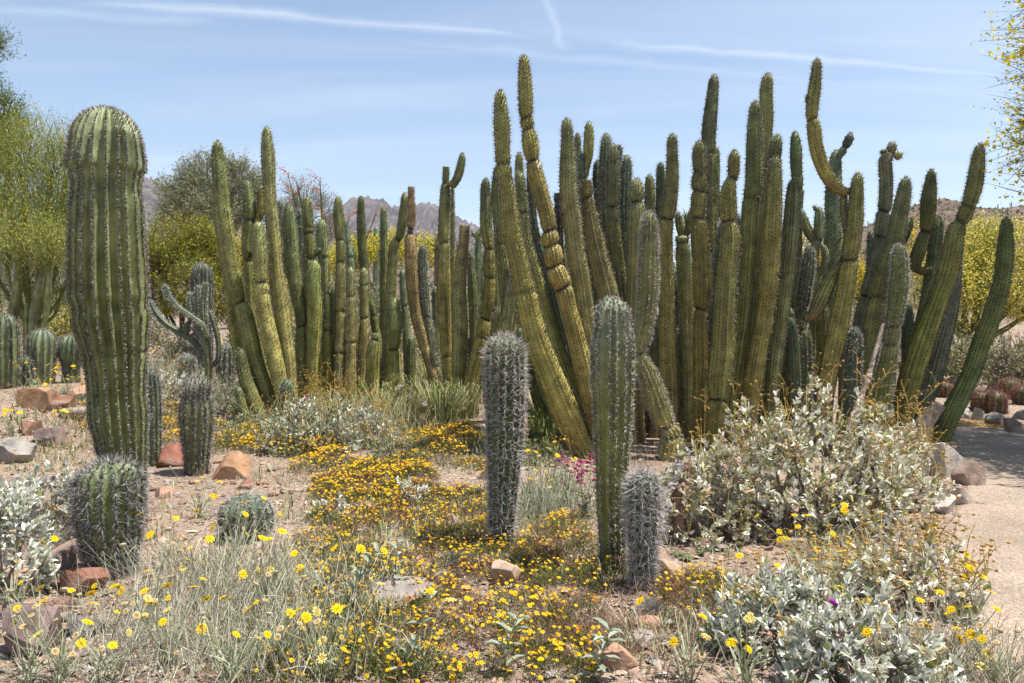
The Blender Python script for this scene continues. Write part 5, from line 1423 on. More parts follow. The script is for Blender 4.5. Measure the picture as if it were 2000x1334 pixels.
def try_dog(px, py, rmin=.14, rmax=.26, hm=1.0, **k):
    global cnt
    p = gp(px, py)
    if on_path(p[0], p[1], -.1):
        return
    r_ = rng.uniform(rmin, rmax)
    for (qx, qy, qr) in placed:
        if (qx - p[0]) ** 2 + (qy - p[1]) ** 2 < (.54 * (qr + r_)) ** 2:
            return
    placed.append((p[0], p[1], r_))
    near = p[1] < 4.4
    dogweed(p[0], p[1], r_, rng.uniform(.06, .13) * hm, int(rng.uniform(36, 74) * (r_ / .2) ** 2 * (1 if p[1] < 7 else 1.3)), individual=near and len(placed) % 2 == 0, **k)
for (px, py) in ((1110, 1040), (1130, 1095), (1090, 1070), (1180, 1130), (1110, 1160), (860, 845), (830, 862), (890, 865), (850, 880), (340, 815), (330, 850), (420, 850), (470, 862), (520, 858), (380, 835), (560, 870), (320, 830), (350, 865), (400, 870), (440, 845), (450, 880), (495, 845), (540, 850), (500, 880), (545, 885), (585, 890), (630, 890), (590, 860), (610, 915), (870, 900), (820, 850), (880, 840), (905, 850), (650, 905), (1370, 1160), (1350, 1200), (1400, 1130), (920, 880), (800, 878)):
    try_dog(px, py, .17, .26, 1.5)
for _ in range(1600):
    if len(placed) > 176:
        break
    # the carpet: a broad patch opening towards the viewer
    py = rng.uniform(905, 1340)
    u = (py - 905) / 430
    lo = 640 - 80 * u; hi = 950 + 260 * u
    px = rng.uniform(lo, hi)
    if 960 < px < 1010 and 1000 < py < 1060:
        continue
    if 690 < px < 850 and 1150 < py < 1200 and rng.random() < .8:
        continue
    if fbm(px / 90, py / 45, o=2) < .30:
        continue
    try_dog(px, py, .12, .24, .9)
for _ in range(60):
    try_dog(rng.uniform(170, 420), rng.uniform(800, 850), .12, .2, .8, brown=.5)
    if len(placed) > 190:
        break
# ------------------------------------------------------------------ shrubs
DRYC = [((.80, .775, .66), 6), ((.60, .60, .43), 3), ((.34, .35, .12), 2), ((.44, .32, .21), 1.0)]
SG2 = 'brittlebush shrubs'
bush('wide sprawling silver-leaved brittlebush with tan seed stalks under the tall banded stems', 1570, 1030, .98, .62, .92, 900, .064, DRYC, 280, 90, gap=.26, seed=3, stalk_h=.30)
bush('silvery brittlebush growing over driftwood-like wood behind the saguaro pup', 1370, 1050, .46, .36, .66, 230, .064, DRYC, 120, 24, gap=.30, seed=8, stalk_h=.28)
bush('pale brittlebush with brown seed stalks beside the grey border boulder', 1740, 985, .46, .40, .66, 300, .060, DRYC, 120, 90, gap=.26, seed=15, stalk_h=.30)
bush('loose brittlebush with yellow daisies reaching over the path edge', 1760, 1185, .46, .34, .40, 170, .062, DRYC, 110, 56, gap=.30, seed=21, flowers=12, stalk_h=.18)
bush('dense silvery-white brittlebush in front of the leaning tan slab', 1520, 1262, .36, .30, .40, 260, .055, SILV, 280, 8, gap=.24, seed=31, flowers=3)
bush('bright silver brittlebush at the bottom edge beside the path', 1690, 1370, .40, .30, .46, 270, .058, SILV, 280, 8, gap=.26, seed=37, flowers=3)
bush('yellow-flowered brittlebush between the two bright silver ones', 1640, 1190, .28, .24, .32, 110, .055, SILV, 80, 14, gap=.3, seed=44, flowers=13)
bush('silver brittlebush with white leaves beside the squat barrel cactus', 95, 1040, .46, .36, .50, 230, .065, SILV, 220, 6, gap=.27, seed=51)
bush('bright silver brittlebush behind the purple-brown boulder', 12, 1160, .28, .30, .64, 190, .065, SILV, 180, 0, gap=.28, seed=55)
bush('white-leaved brittlebush in bloom below the tall tapering stems', 610, 880, .64, .45, .66, 420, .072, [((.68, .68, .58), 5), ((.50, .53, .36), 3), ((.24, .28, .09), 2)], 0, 60, gap=.25, seed=61, stalk_h=.22)
bush('small silver brittlebush by the fallen branches', 715, 870, .38, .3, .5, 150, .065, SILV, 0, 30, gap=.3, seed=63)
bush('silvery tuft of brittlebush in the flower carpet near the flagstones', 650, 1010, .17, .15, .22, 34, .055, SILV, 60, 0, gap=.22, seed=66)
bush('silvery tuft of brittlebush behind the flagstones in the flower carpet', 800, 985, .20, .15, .22, 30, .055, SILV, 40, 0, gap=.24, seed=67)
bush('silvery tuft of brittlebush among dry stems beside the flower carpet', 600, 1150, .13, .12, .16, 24, .05, SILV, 40, 0, gap=.22, seed=68)
bush('silvery shrub below the cholla arms', 340, 790, .66, .4, .52, 230, .065, SILV, 0, 8, gap=.28, seed=71)
bush('greyish shrub against the tall tapering stems', 440, 812, .48, .35, .6, 190, .06, [((.40, .42, .30), 5), ((.28, .31, .16), 3)], 0, 12, gap=.28, seed=73)
bush('low silver shrub on the rocky bank behind the barrels', 110, 660, .8, .6, .55, 110, .07, [((.48, .48, .40), 4), ((.30, .25, .14), 2), ((.24, .26, .12), 2)], 0, 20, gap=.26, seed=75, base=ground(at(120, 650, 13.6)[0], 13.6))
bush('low grey shrub between the massive saguaro and the barrels', 60, 660, .8, .6, .55, 90, .07, [((.40, .40, .32), 4), ((.30, .24, .12), 2), ((.28, .24, .06), 2)], 0, 26, gap=.26, seed=77, base=ground(at(40, 650, 12.4)[0], 12.4))
bush('grey-green shrub among the golden flowers below the tall tapering stems', 500, 842, .34, .28, .34, 110, .055, [((.40, .43, .30), 4), ((.26, .30, .13), 3)], 0, 6, gap=.26, seed=83)
bush('loose green herb between the flower carpet and the fallen branches', 770, 900, .34, .26, .28, 90, .055, [((.28, .32, .13), 4), ((.44, .46, .32), 3)], 0, 10, gap=.28, seed=85)
bush('green leafy herb in front of the long weathered log', 1060, 905, .3, .24, .3, 90, .05, [((.20, .25, .08), 4), ((.32, .36, .18), 2)], 0, 6, gap=.28, seed=87)
bush('pale leafy herb beside the stubby young saguaro', 315, 830, .26, .22, .34, 80, .05, [((.46, .48, .36), 4), ((.28, .31, .14), 2)], 0, 6, gap=.28, seed=89)
bush('grey-leaved shrub between the stubby young saguaro and the tall tapering stems', 445, 868, .30, .24, .30, 100, .055, [((.46, .48, .34), 4), ((.28, .32, .13), 3)], 0, 4, gap=.26, seed=91)
bush('silvery herb on the slope behind the stubby young saguaro', 385, 775, .5, .34, .42, 150, .06, SILV, 0, 10, gap=.26, seed=93)
bush('green-leaved shrub crowding the foot of the tall tapering stems', 500, 815, .42, .3, .42, 130, .06, [((.36, .39, .22), 4), ((.24, .28, .10), 3)], 0, 14, gap=.26, seed=95)
bush('soft green herb beside the long weathered log', 985, 880, .3, .24, .26, 90, .05, [((.24, .28, .10), 4), ((.36, .39, .22), 2)], 0, 4, gap=.26, seed=97)
bush('tan seed-stalked brittlebush at the foot of the banded yellow stems', 640, 790, .5, .3, .45, 60, .06, DRYC, 0, 70, gap=.3, seed=79, stalk_h=.34, base=ground(at(650, 800, 10.4)[0], 10.4))
# marigolds: (px,py of the foot)
ML = 'desert marigold with yellow daisies and papery seed heads on thin grey stems'
for k, (px, py, fl, dry, fd, lab) in enumerate((
        (120, 1330, 6, 12, 2, 'desert marigold with many papery seed heads in front of the purple-brown boulder'),
        (60, 1345, 2, 7, 1, ML), (210, 1340, 6, 4, 1, ML), (330, 1300, 7, 6, 2, ML), (450, 1345, 6, 5, 2, ML), (540, 1300, 5, 6, 2, ML), (300, 1200, 6, 7, 1, 'desert marigold with yellow daisies at the foot of the squat barrel cactus'),
        (400, 1180, 6, 4, 2, ML), (520, 1190, 6, 4, 1, ML), (330, 1110, 6, 3, 1, ML), (460, 1090, 8, 3, 1, 'desert marigold flowering over the low round bristling cactus'), (640, 1330, 5, 6, 3, ML),
        (390, 1010, 5, 1, 1, 'desert marigold on bare gravel below the stubby young saguaro'), (30, 1200, 3, 5, 0, ML), (690, 1200, 4, 2, 1, ML), (820, 1310, 3, 2, 1, ML),
        (1340, 1330, 3, 3, 2, 'desert marigold on stony ground in front of the saguaro pup'), (1450, 1345, 3, 3, 3, ML), (1850, 1345, 8, 5, 1, 'desert marigold at the edge of the dirt path'), (1950, 1350, 7, 8, 1, 'desert marigold standing on the dirt path side'), (1760, 1345, 6, 3, 1, ML), (1700, 1120, 7, 3, 1, ML), (1560, 1130, 8, 2, 0, ML))):
    if lab == ML:
        lab = 'grey-stemmed desert marigold with yellow daisies ' + where(gp(px, py))
    marigold(px, py, lab, h=(.16, .40), spread=.22, fl=fl, dry=dry, faded=fd, base_leaf=36)
for k, (px, py) in enumerate(((1060, 1000), (1100, 1010), (1030, 985), (1080, 960))):
    marigold(px, py, 'pale-stemmed desert marigold between the two tall young saguaros', h=(.22, .45), spread=.16, fl=4, dry=3, faded=2, base_leaf=110, group='pale-stemmed marigolds between the saguaros')
for k, (px, py) in enumerate(((75, 790), (130, 770), (160, 790), (70, 765), (110, 850), (200, 860), (320, 760), (350, 740), (430, 740), (300, 720), (340, 715), (20, 850), (230, 840))):
    marigold(px, py, 'small yellow marigold flowering on the rocky bank or by the cholla', h=(.2, .4), spread=.2, fl=6, dry=2, faded=1, size=.027, base_leaf=40, group='small marigolds on the bank')
# dry grey stems standing in a tangle behind the front marigolds
def dry_stems(px, py, wx, wy, n, h, cols, label, name='dry_stems', lean=.45, w=.0016, cat='dry plant', curl=.15):
    b = MB()
    p0 = gp(px, py)
    x = p0[0] + rng.normal(0, wx, n); y = p0[1] + rng.normal(0, wy, n)
    for k in range(n):
        hh = rng.uniform(*h)
        a = ground(x[k], y[k]) - [0, 0, .01]
        d = np.array([rng.normal(0, lean), rng.normal(0, lean), 1]) * hh
        e = a + d; m_ = a + d * .5 + rng.normal(0, curl * hh * .5, 3)
        P = spline(np.array([a, m_, e]), 2)
        b.tube(P, np.linspace(w, w * .6, len(P)), 3, np.array(cols[int(rng.integers(0, len(cols)))]) * rng.uniform(.75, 1.2), cap=False)
        if rng.random() < .5:
            q = P[len(P) // 2]; e2 = q + norm(rng.normal(0, 1, 3) + [0, 0, .8]) * hh * .4
            b.tube(np.array([q, (q + e2) / 2, e2]), w * .7, 3, np.array(cols[0]) * rng.uniform(.75, 1.2), cap=False)
    return b.build(name, M_TWIG, origin=p0, label=label, cat=cat, kind='stuff')
DC_ = [(.52, .47, .38), (.42, .43, .29), (.56, .50, .39), (.34, .37, .22)]
dry_stems(450, 1180, .32, .26, 1000, (.12, .36), DC_, 'tangle of dry grey-beige stems among the marigolds')
dry_stems(320, 1290, .28, .20, 420, (.10, .28), [(.44, .47, .36), (.58, .56, .46), (.50, .46, .37)], 'pale grey-green tangled stems around the front marigolds')
dry_stems(560, 1280, .24, .22, 550, (.10, .30), DC_, 'dry stems between the marigolds and the flower carpet')
dry_stems(130, 1060, .22, .18, 260, (.10, .32), [(.30, .27, .23), (.42, .38, .32), (.20, .17, .14)], 'bare grey twigs beside the squat barrel cactus', lean=.8)
dry_stems(1900, 1340, .16, .14, 240, (.10, .34), [(.36, .33, .25), (.42, .36, .27), (.28, .27, .16)], 'thin dry stems at the edge of the path')
dry_stems(1790, 1300, .2, .14, 200, (.10, .3), [(.36, .33, .25), (.42, .36, .27), (.28, .27, .16)], 'thin dry stems beside the bright silver brittlebush')
dry_stems(1150, 1240, .22, .12, 700, (.03, .10), [(.28, .18, .12), (.36, .26, .19), (.22, .13, .09)], 'low brown dried tangle below the golden mound', lean=1.2)
dry_stems(1310, 1170, .28, .15, 350, (.04, .14), [(.30, .20, .13), (.36, .27, .20), (.22, .15, .10)], 'brown dried grass around the leaning tan slab', lean=1.0)
dry_stems(240, 845, .5, .22, 600, (.08, .3), [(.40, .28, .15), (.44, .34, .21), (.34, .25, .12)], 'straw-coloured dry grass among the bank stones', w=.0024)
dry_stems(1080, 1010, .2, .16, 420, (.15, .42), [(.40, .41, .29), (.34, .36, .24), (.44, .42, .33)], 'pale upright stems between the two tall young saguaros', lean=.3)
dry_stems(700, 850, .5, .3, 800, (.15, .5), [(.42, .38, .20), (.36, .36, .16), (.46, .42, .28)], 'straw and green grass below the banded yellow stems', w=.0026)
dry_stems(450, 790, .5, .3, 700, (.15, .5), [(.38, .38, .27), (.30, .31, .18), (.44, .42, .33)], 'pale grassy stems in front of the tall tapering stems', w=.0026)
dry_stems(360, 740, .6, .4, 700, (.12, .42), [(.42, .40, .30), (.36, .35, .22), (.46, .42, .30)], 'pale dry stems below the cholla', w=.003)
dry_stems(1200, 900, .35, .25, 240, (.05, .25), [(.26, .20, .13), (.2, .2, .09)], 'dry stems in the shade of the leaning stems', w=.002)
# grass clumps
def grass(px, py, n, h, rad, label, cols=((.14, .18, .05), (.22, .25, .08), (.38, .35, .16), (.45, .40, .22)), group='green grass clumps'):
    p = gp(px, py)
    b = MB()
    a = rng.uniform(0, 6.283, n); rr = rad * np.sqrt(rng.random(n)) * .35
    x = p[0] + rr * np.cos(a); y = p[1] + rr * np.sin(a)
    base = np.stack([x, y, H(x, y) - .01], 1)
    out = np.stack([np.cos(a), np.sin(a), np.zeros(n)], 1)
    hh = rng.uniform(.5, 1.1, n) * h; sp_ = rng.uniform(.2, 1.1, n) * rad
    p1 = base + out * (sp_ * .35)[:, None] + np.array([0, 0, 1]) * (hh * .6)[:, None]
    p2 = base + out * (sp_ * .75)[:, None] + np.array([0, 0, 1]) * (hh * .95)[:, None]
    p3 = base + out * (sp_ * 1.15)[:, None] + np.array([0, 0, 1]) * (hh * .85)[:, None]
    sd = np.cross(out, [0, 0, 1.0]) * .0045
    V = np.stack([base - sd, base + sd, p1 + sd, p1 - sd, p2 + sd * .7, p2 - sd * .7, p3], 1)
    off = (np.arange(n) * 7)[:, None, None]
    Q = (np.array([[0, 1, 2, 3], [3, 2, 4, 5]])[None] + off).reshape(-1, 4); T = (np.array([[5, 4, 6]])[None] + off).reshape(-1, 3)
    c = np.array(cols)[rng.integers(0, len(cols), n)] * rng.uniform(.75, 1.2, (n, 1))
    b.add(V.reshape(-1, 3), T, Q, np.repeat(c, 7, 0))
    return b.build('grass_clump', M_LEAF, origin=p, label=label, cat='grass', group=group)
GL = 'arching green grass clump between the two big cactus clumps'
for (px, py, n, h, r_) in ((860, 830, 300, .55, .5), (820, 800, 260, .55, .5), (905, 815, 240, .5, .45), (790, 830, 220, .45, .45), (745, 815, 200, .5, .4), (840, 765, 200, .6, .45), (1050, 815, 200, .4, .45), (1085, 800, 180, .4, .4)):
    grass(px, py, n, h, r_, GL)
# penstemon
def penstemon(px, py, h, nst, label, leafs=10, nfl=9, group='magenta penstemons', fcol=(.50, .03, .20)):
    p = gp(px, py)
    t = thing('penstemon', label, 'wildflower', p, group)
    st = MB(); lf = MB(); fl = MB()
    for k in range(nst):
        e = p + [rng.normal(0, .07), rng.normal(0, .06), h * rng.uniform(.75, 1.05)]
        P = spline(np.array([p + [rng.normal(0, .02), 0, -.02], (p + e) / 2 + rng.normal(0, .02, 3), e]), 8)
        st.tube(P, np.linspace(.0035, .0018, len(P)), 4, (.22, .23, .12), cap=False)
        for j in range(leafs):
            q = P[int(len(P) * (j + .5) / leafs * .7)]
            for s_ in (-1, 1):
                a = j * 1.57 + k; d = norm(np.array([[math.cos(a) * s_, math.sin(a) * s_, .5]]))
                L_ = rng.uniform(.05, .09) * (1.2 - j / leafs * .7)
                lf.inst(LEAF6[0], LEAF6[1], q[None], frames(d), np.array([[L_, L_ * .38, L_]]), np.array([[.33, .37, .26]]) * rng.uniform(.8, 1.15))
        for j in range(nfl):
            q = P[int(len(P) * rng.uniform(.62, .99))]
            a = rng.uniform(0, 6.283); d = norm(np.array([math.cos(a), math.sin(a) - .2, rng.uniform(-.5, .3)]))
            e2 = q + d * .022
            fl.tube(np.array([q + d * .006, e2, e2 + d * .014]), [.003, .0055, .009], 6, np.array(fcol) * rng.uniform(.8, 1.3))
    st.build('flower_stems', M_TWIG, t); lf.build('leaves', M_SILVER, t, kind='stuff'); fl.build('flowers', M_PETAL, t, kind='stuff')
penstemon(1143, 1010, .48, 4, 'magenta penstemon with grey leaves beside the tall white-spined young saguaro', nfl=12)
penstemon(1105, 985, .42, 3, 'pale-pink flowered penstemon next to the brighter one', nfl=8, fcol=(.48, .08, .28))
penstemon(580, 880, .55, 3, 'purple penstemon rising through the white-leaved brittlebush', nfl=8, fcol=(.40, .03, .30))
penstemon(845, 790, .5, 3, 'pink penstemon in front of the dried orange stem', nfl=9, fcol=(.45, .05, .25))
penstemon(1640, 1345, .36, 2, 'purple penstemon poking through the bright silver brittlebush', nfl=4, fcol=(.40, .03, .36))
penstemon(415, 745, .5, 3, 'purple penstemon below the grey cholla', nfl=8, fcol=(.34, .05, .26))
# slender milkweed shoots in the carpet
def shoot(px, py, tipx, tipy, label, n=9, L0=.085):
    p = gp(px, py); e = at(tipx, tipy, p[1])
    t = thing('milkweed_shoot', label, 'wildflower', p, 'slender grey-green shoots in the flower carpet')
    P = spline(np.array([p - [0, 0, .02], (p + e) / 2 + rng.normal(0, .015, 3), e]), 10)
    st = MB(); st.tube(P, np.linspace(.0042, .002, len(P)), 5, (.20, .22, .10)); st.build('stem', M_TWIG, t)
    b = MB(); b.add(LEAF6[0] * [1, .32, 1], LEAF6[1], None, (.33, .38, .29))
    me = LEAFMESH.setdefault('milk', None) or b.mesh('leaf', M_SILVER); LEAFMESH['milk'] = me
    for j in range(n):
        q = P[int((len(P) - 1) * (.25 + .75 * j / (n - 1)))]
        for s_ in (-1, 1):
            a = j * 1.35 + .4; d = norm(np.array([[math.cos(a) * s_, math.sin(a) * s_ * .8, rng.uniform(.1, .8)]]))
            place(me, 'leaf', t, frames(d)[0], q, L0 * rng.uniform(.6, 1.15))
shoot(672, 1210, 735, 1075, 'tall slender-leaved grey-green shoot leaning over the flat grey slab')
shoot(775, 1160, 778, 1060, 'short slender-leaved shoot behind the flat grey slab', 6)
shoot(985, 1320, 1010, 1210, 'slender-leaved shoot in the flower carpet before the tan rounded rock', 7)
shoot(1150, 1330, 1190, 1230, 'slender-leaved shoot over the low brown dried tangle', 7)
shoot(780, 1330, 840, 1170, 'thin green stem crossing the flat grey slab', 4)
shoot(455, 1000, 290, 900, 'long thin arching green stem', 3) if False else None
# hedgehog tufts
def tuft(px, py, r_, label):
    p = gp(px, py)
    n = 900
    d = rdirs(n, -.1, 1)
    b = MB()
    V, T = ICO[2]
    b.add(V * [r_ * .55, r_ * .55, r_ * .42] + p + [0, 0, r_ * .2], T, None, (.10, .09, .08))
    L_ = r_ * rng.uniform(.4, .75, n)
    base = p + d * [r_ * .5, r_ * .5, r_ * .4] + [0, 0, r_ * .2]
    b.inst(SP3[0], SP3[1], base, frames(norm(d + rdirs(n) * .8), rdirs(n)), np.stack([L_, np.full(n, .0017), np.full(n, .0017)], 1), np.array([.33, .30, .30]) * rng.uniform(.5, 1.4, (n, 1)))
    b.build('hedgehog_cactus', M_SPINE, origin=p, label=label, cat='cactus')
tuft(1266, 1205, .085, 'dry grey tangle of hedgehog cactus spines below the saguaro pup')
tuft(895, 1105, .075, 'grey hedgehog cactus tuft in the flower carpet behind a yellow daisy')
tuft(930, 1110, .06, 'smaller grey hedgehog tuft next to the other one')
# small green rosettes on bare soil
def rosette(px, py, L0, label):
    p = gp(px, py)
    b = MB(); n = 11
    a = np.arange(n) * 2.4
    d = norm(np.stack([np.cos(a), np.sin(a), rng.uniform(.3, 1.1, n)], 1))
    b.inst(LEAF6[0] * [1, .4, 1], LEAF6[1], np.tile(p + [0, 0, .005], (n, 1)), frames(d), L0 * rng.uniform(.7, 1.1, n), np.array([.14, .20, .08]) * rng.uniform(.8, 1.2, (n, 1)))
    b.build('seedling', M_LEAF, origin=p, label=label, cat='seedling', group='green seedlings on bare soil')
for px, py in ((1263, 1222), (1305, 1225), (1340, 1095), (1370, 1085), (1320, 1090)):
    rosette(px, py, .06, 'small fresh green seedling rosette on bare soil near the saguaro pup')
# driftwood stem of the shrub by the pup
log('driftwood', 'twisted grey-brown driftwood stem standing beside the saguaro pup', [(1332, 1062, 5.05), (1322, 1010, 5.0), (1330, 960, 5.02), (1338, 905, 5.05)], .055, .035, (.25, .16, .11), cat='dead wood')
log('driftwood', 'grey forked driftwood limb leaning on the twisted one', [(1308, 1000, 4.95), (1300, 975, 4.97), (1318, 940, 5.0), (1330, 900, 5.02)], .035, .022, (.36, .32, .29), cat='dead wood')

# low herbs and fine dry growth between the plants (nobody could count it)
def herb_layer(n, name, label, regions, cols, L, w, zup, cat):
    b = MB(); P = []
    for (px, py, sx, sy, k) in regions:
        X = rng.normal(px, sx, int(n * k)); Yp = rng.normal(py, sy, int(n * k))
        for a, c in zip(X, Yp):
            if not (-40 < a < 2040 and 690 < c < 1345):
                continue
            P.append((a, c))
    P = np.array(P)
    d0 = (P[:, 0] - 1000) / FPX
    yy_ = CAMH * FPX / np.maximum(P[:, 1] - 600, 60)
    for _ in range(3):
        yy_ = (CAMH - H(d0 * yy_, yy_)) * FPX / np.maximum(P[:, 1] - 600, 60)
    x, y = d0 * yy_, yy_
    m = ~on_path(x, y, -.05) & (y < 13.5)
    x, y = x[m], y[m]
    clus = fbm(x * 2.5 + 7, y * 2.5, o=3) > .40
    x, y = x[clus], y[clus]; k = len(x)
    d = norm(np.stack([rng.normal(0, .6, k), rng.normal(0, .6, k), rng.uniform(.2, zup, k)], 1))
    Ls = rng.uniform(L[0], L[1], k) * (1 + .6 * (y > 8))
    b.inst(BLADE[0], BLADE[1], np.stack([x, y, H(x, y) - .004 + rng.uniform(0, .05, k) * (rng.random(k) < .5)], 1), frames(d), np.stack([Ls, rng.uniform(w[0], w[1], k) * (1 + .8 * (y > 8)), Ls], 1), np.array(cols)[rng.integers(0, len(cols), k)] * rng.uniform(.65, 1.25, (k, 1)), tQ=BLADE[2])
    b.build(name, M_LEAF, kind='stuff', label=label, cat=cat)
herb_layer(1000, 'low_herbs', 'low green and grey-green herbs between the larger plants', [(430, 780, 120, 40, 3), (330, 740, 60, 30, 1.5), (700, 870, 120, 40, 2.5), (900, 850, 90, 30, 2), (1060, 850, 60, 30, 1.6), (760, 1000, 160, 60, 3), (900, 1200, 200, 80, 4), (650, 1280, 120, 50, 2.5), (1080, 1060, 80, 60, 2), (1400, 1180, 120, 50, 1.5), (1650, 1150, 120, 60, 1.5), (150, 1000, 80, 60, 1), (60, 800, 60, 40, .8)], [(.15, .19, .06), (.24, .26, .12), (.34, .36, .24), (.20, .22, .08)], (.03, .11), (.005, .012), 1.6, 'herbs')
herb_layer(1000, 'dry_grass', 'fine straw-coloured dry grass between the plants', [(430, 800, 140, 40, 2), (700, 860, 120, 40, 2), (900, 1000, 160, 80, 2), (1100, 1220, 140, 60, 2), (400, 1080, 160, 60, 3), (1330, 1220, 100, 60, 1.6), (1700, 1080, 100, 60, 1.5), (1900, 1280, 60, 40, .8), (250, 840, 90, 30, 1.5), (520, 940, 90, 30, .5)], [(.46, .39, .26), (.38, .29, .18), (.52, .46, .34), (.28, .19, .12)], (.04, .16), (.0025, .006), 1.2, 'grass')
for (px, py, n, h, r_) in ((1040, 850, 220, .35, .4), (1000, 860, 160, .3, .35), (1070, 870, 160, .3, .35), (700, 800, 200, .5, .4), (660, 820, 160, .4, .35)):
    grass(px, py, n, h, r_, 'yellow-green grass clump at the foot of the leaning stems' if px > 900 else 'yellow-green grass clump below the banded yellow stems', ((.24, .26, .07), (.34, .33, .11), (.18, .21, .06)))
# ------------------------------------------------------------------ trees and background shrubs
def tree(name, label, base, blobs, ntuft, tuft, cols, leaf, trunk_r=.12, bark=(.16, .18, .06), fcols=None, ffrac=0.0, up=.5, group=None, cat='tree', per=8, twig=True, gapn=.34, inner=.25, leafw=.5, limbs=True, fscale=1.0, twigw=.10):
    """blobs: crown volumes [(centre xyz, radii xyz)]; tufts of leaves on twigs fill them, thinner where noise says gap"""
    base = np.asarray(base, float)
    t = thing(name, label, cat, base, group)
    tr = MB(); cr = MB()
    vol = np.array([np.prod(r_) for c_, r_ in blobs]) ** .75
    vol /= vol.sum()
    hub = base + [0, 0, .25 * (np.mean([c_[2] for c_, r_ in blobs]) - base[2])]
    if limbs:
        tr.tube(spline(np.array([base - [0, 0, .1], (base + hub) / 2 + rng.normal(0, .06, 3), hub]), 5), np.linspace(trunk_r * 1.25, trunk_r, 11)[:len(spline(np.array([base, base, hub]) + rng.normal(0, 1e-3, (3, 3)), 5))], 8, bark)
    tw = MB()
    for (c_, r_), v in zip(blobs, vol):
        c_ = np.asarray(c_, float); r_ = np.asarray(r_, float)
        if limbs:
            P = spline(np.array([hub, hub * .45 + c_ * .55 + rng.normal(0, .12, 3) * r_ - [0, 0, .1], c_]), 7)
            tr.tube(P, np.linspace(trunk_r * .62, trunk_r * .22, len(P)), 6, np.array(bark) * rng.uniform(.8, 1.2))
            for _ in range(6 if cat == 'tree' else 2):
                e = c_ + rdirs(1, -.3, 1)[0] * r_ * .8
                P2 = spline(np.array([P[int(rng.integers(len(P) // 2, len(P)))], (c_ + e) / 2 + rng.normal(0, .08, 3) * r_, e]), 5)
                tr.tube(P2, np.linspace(trunk_r * .22, trunk_r * .07, len(P2)), 4, np.array(bark) * rng.uniform(.8, 1.3))
        n = int(ntuft * v)
        d = rdirs(n * 2, -.75, 1)
        k = rng.uniform(inner, 1, n * 2) ** .5
        rough_ = 1 + .45 * (fbm(d[:, 0] * 2.5 + c_[0], d[:, 1] * 2.5 + c_[1], d[:, 2] * 2.5, o=3) - .44) * 2
        q = d * (k * rough_)[:, None] * r_
        den = fbm(q[:, 0] * 1.6 / r_.mean() + c_[0] * 2, q[:, 1] * 1.6 / r_.mean() + 5, q[:, 2] * 2.2 / r_.mean() + c_[2], o=3)
        m_ = den > gapn
        q = q[m_][:n] + c_; d = d[m_][:n]; n = len(q)
        if n == 0:
            continue
        dr = norm(d * (1 - up) + [0, 0, up] + rdirs(n) * .45)
        Lt = tuft * rng.uniform(.6, 1.3, n)
        if twig:
            tw.inst(SP1[0], SP1[1], q - dr * (Lt * .5)[:, None], frames(dr, rdirs(n)), np.stack([Lt * 1.7, np.full(n, leaf * twigw), np.full(n, leaf * twigw)], 1), np.array(bark) * rng.uniform(.7, 1.4, (n, 1)))
        N = n * per
        rp = np.repeat(np.arange(n), per)
        f = rng.uniform(-.3, 1, N)
        pos = q[rp] + dr[rp] * (f * Lt[rp])[:, None] + rdirs(N) * (tuft * .16)
        dd = norm(dr[rp] * .4 + rdirs(N))
        clump_ = vnoise(q[:, 0] * 2.2, q[:, 1] * 2.2, q[:, 2] * 2.2)[rp]
        colr, ci = pick(cols, N)
        s_ = leaf * rng.uniform(.6, 1.3, N)
        if fcols is not None:
            isf = rng.random(N) < ffrac * np.clip(.2 + 1.7 * clump_ - .3 * (f < .2), 0, 1.4)
            fc, _ = pick(fcols, N)
            colr = np.where(isf[:, None], fc, colr)
            wv = np.where(isf, leafw * 1.5 * fscale, leafw)
            s_ = np.where(isf, s_ * fscale, s_)
        else:
            wv = np.full(N, leafw)
        cr.inst(DIA[0], DIA[1], pos, frames(dd, rdirs(N)), np.stack([s_, s_ * wv, s_], 1), colr * (rng.uniform(.8, 1.2, (N, 1))))
    if limbs:
        tr.build('trunk', M_WOOD, t)
    if twig:
        tw.build('twigs', M_TWIG, t, kind='stuff')
    cr.build('crown', M_LEAF, t, kind='stuff')
    return t
def blob(px, py, Y, wpx, hpx, dm=None):
    c = at(px, py, Y); s = Y / FPX
    return (c, (wpx * s, dm or wpx * s * .8, hpx * s))
def gbase(px, Y):
    return ground(at(px, 600, Y)[0], Y)
PVG = [((.26, .29, .06), 4), ((.35, .37, .10), 3), ((.16, .20, .045), 2)]
PVY = [((.72, .62, .08), 3), ((.60, .54, .12), 2)]
GVG = [((.27, .285, .15), 4), ((.21, .23, .12), 3), ((.32, .31, .19), 2)]
tree('palo_verde', 'flowering palo verde with upswept green twigs and yellow blossom behind the massive saguaro', gbase(60, 14.2),
     [blob(40, 300, 14, 70, 60), blob(100, 330, 13.8, 60, 85), blob(20, 400, 13.6, 80, 80), blob(90, 440, 13.8, 80, 80), blob(40, 490, 13.6, 90, 60), blob(125, 400, 14.2, 55, 110), blob(140, 300, 14.3, 30, 50), blob(150, 500, 14.5, 50, 60), blob(-60, 380, 14, 90, 110), blob(40, 475, 12.9, 80, 44), blob(105, 490, 13.0, 60, 44), blob(20, 560, 14.6, 90, 50), blob(120, 570, 14.6, 60, 40)],
     6600, .36, PVG, .046, .07, (.19, .21, .07), PVY, .34, up=.66, per=8, gapn=.35, leafw=.22, fscale=.8)
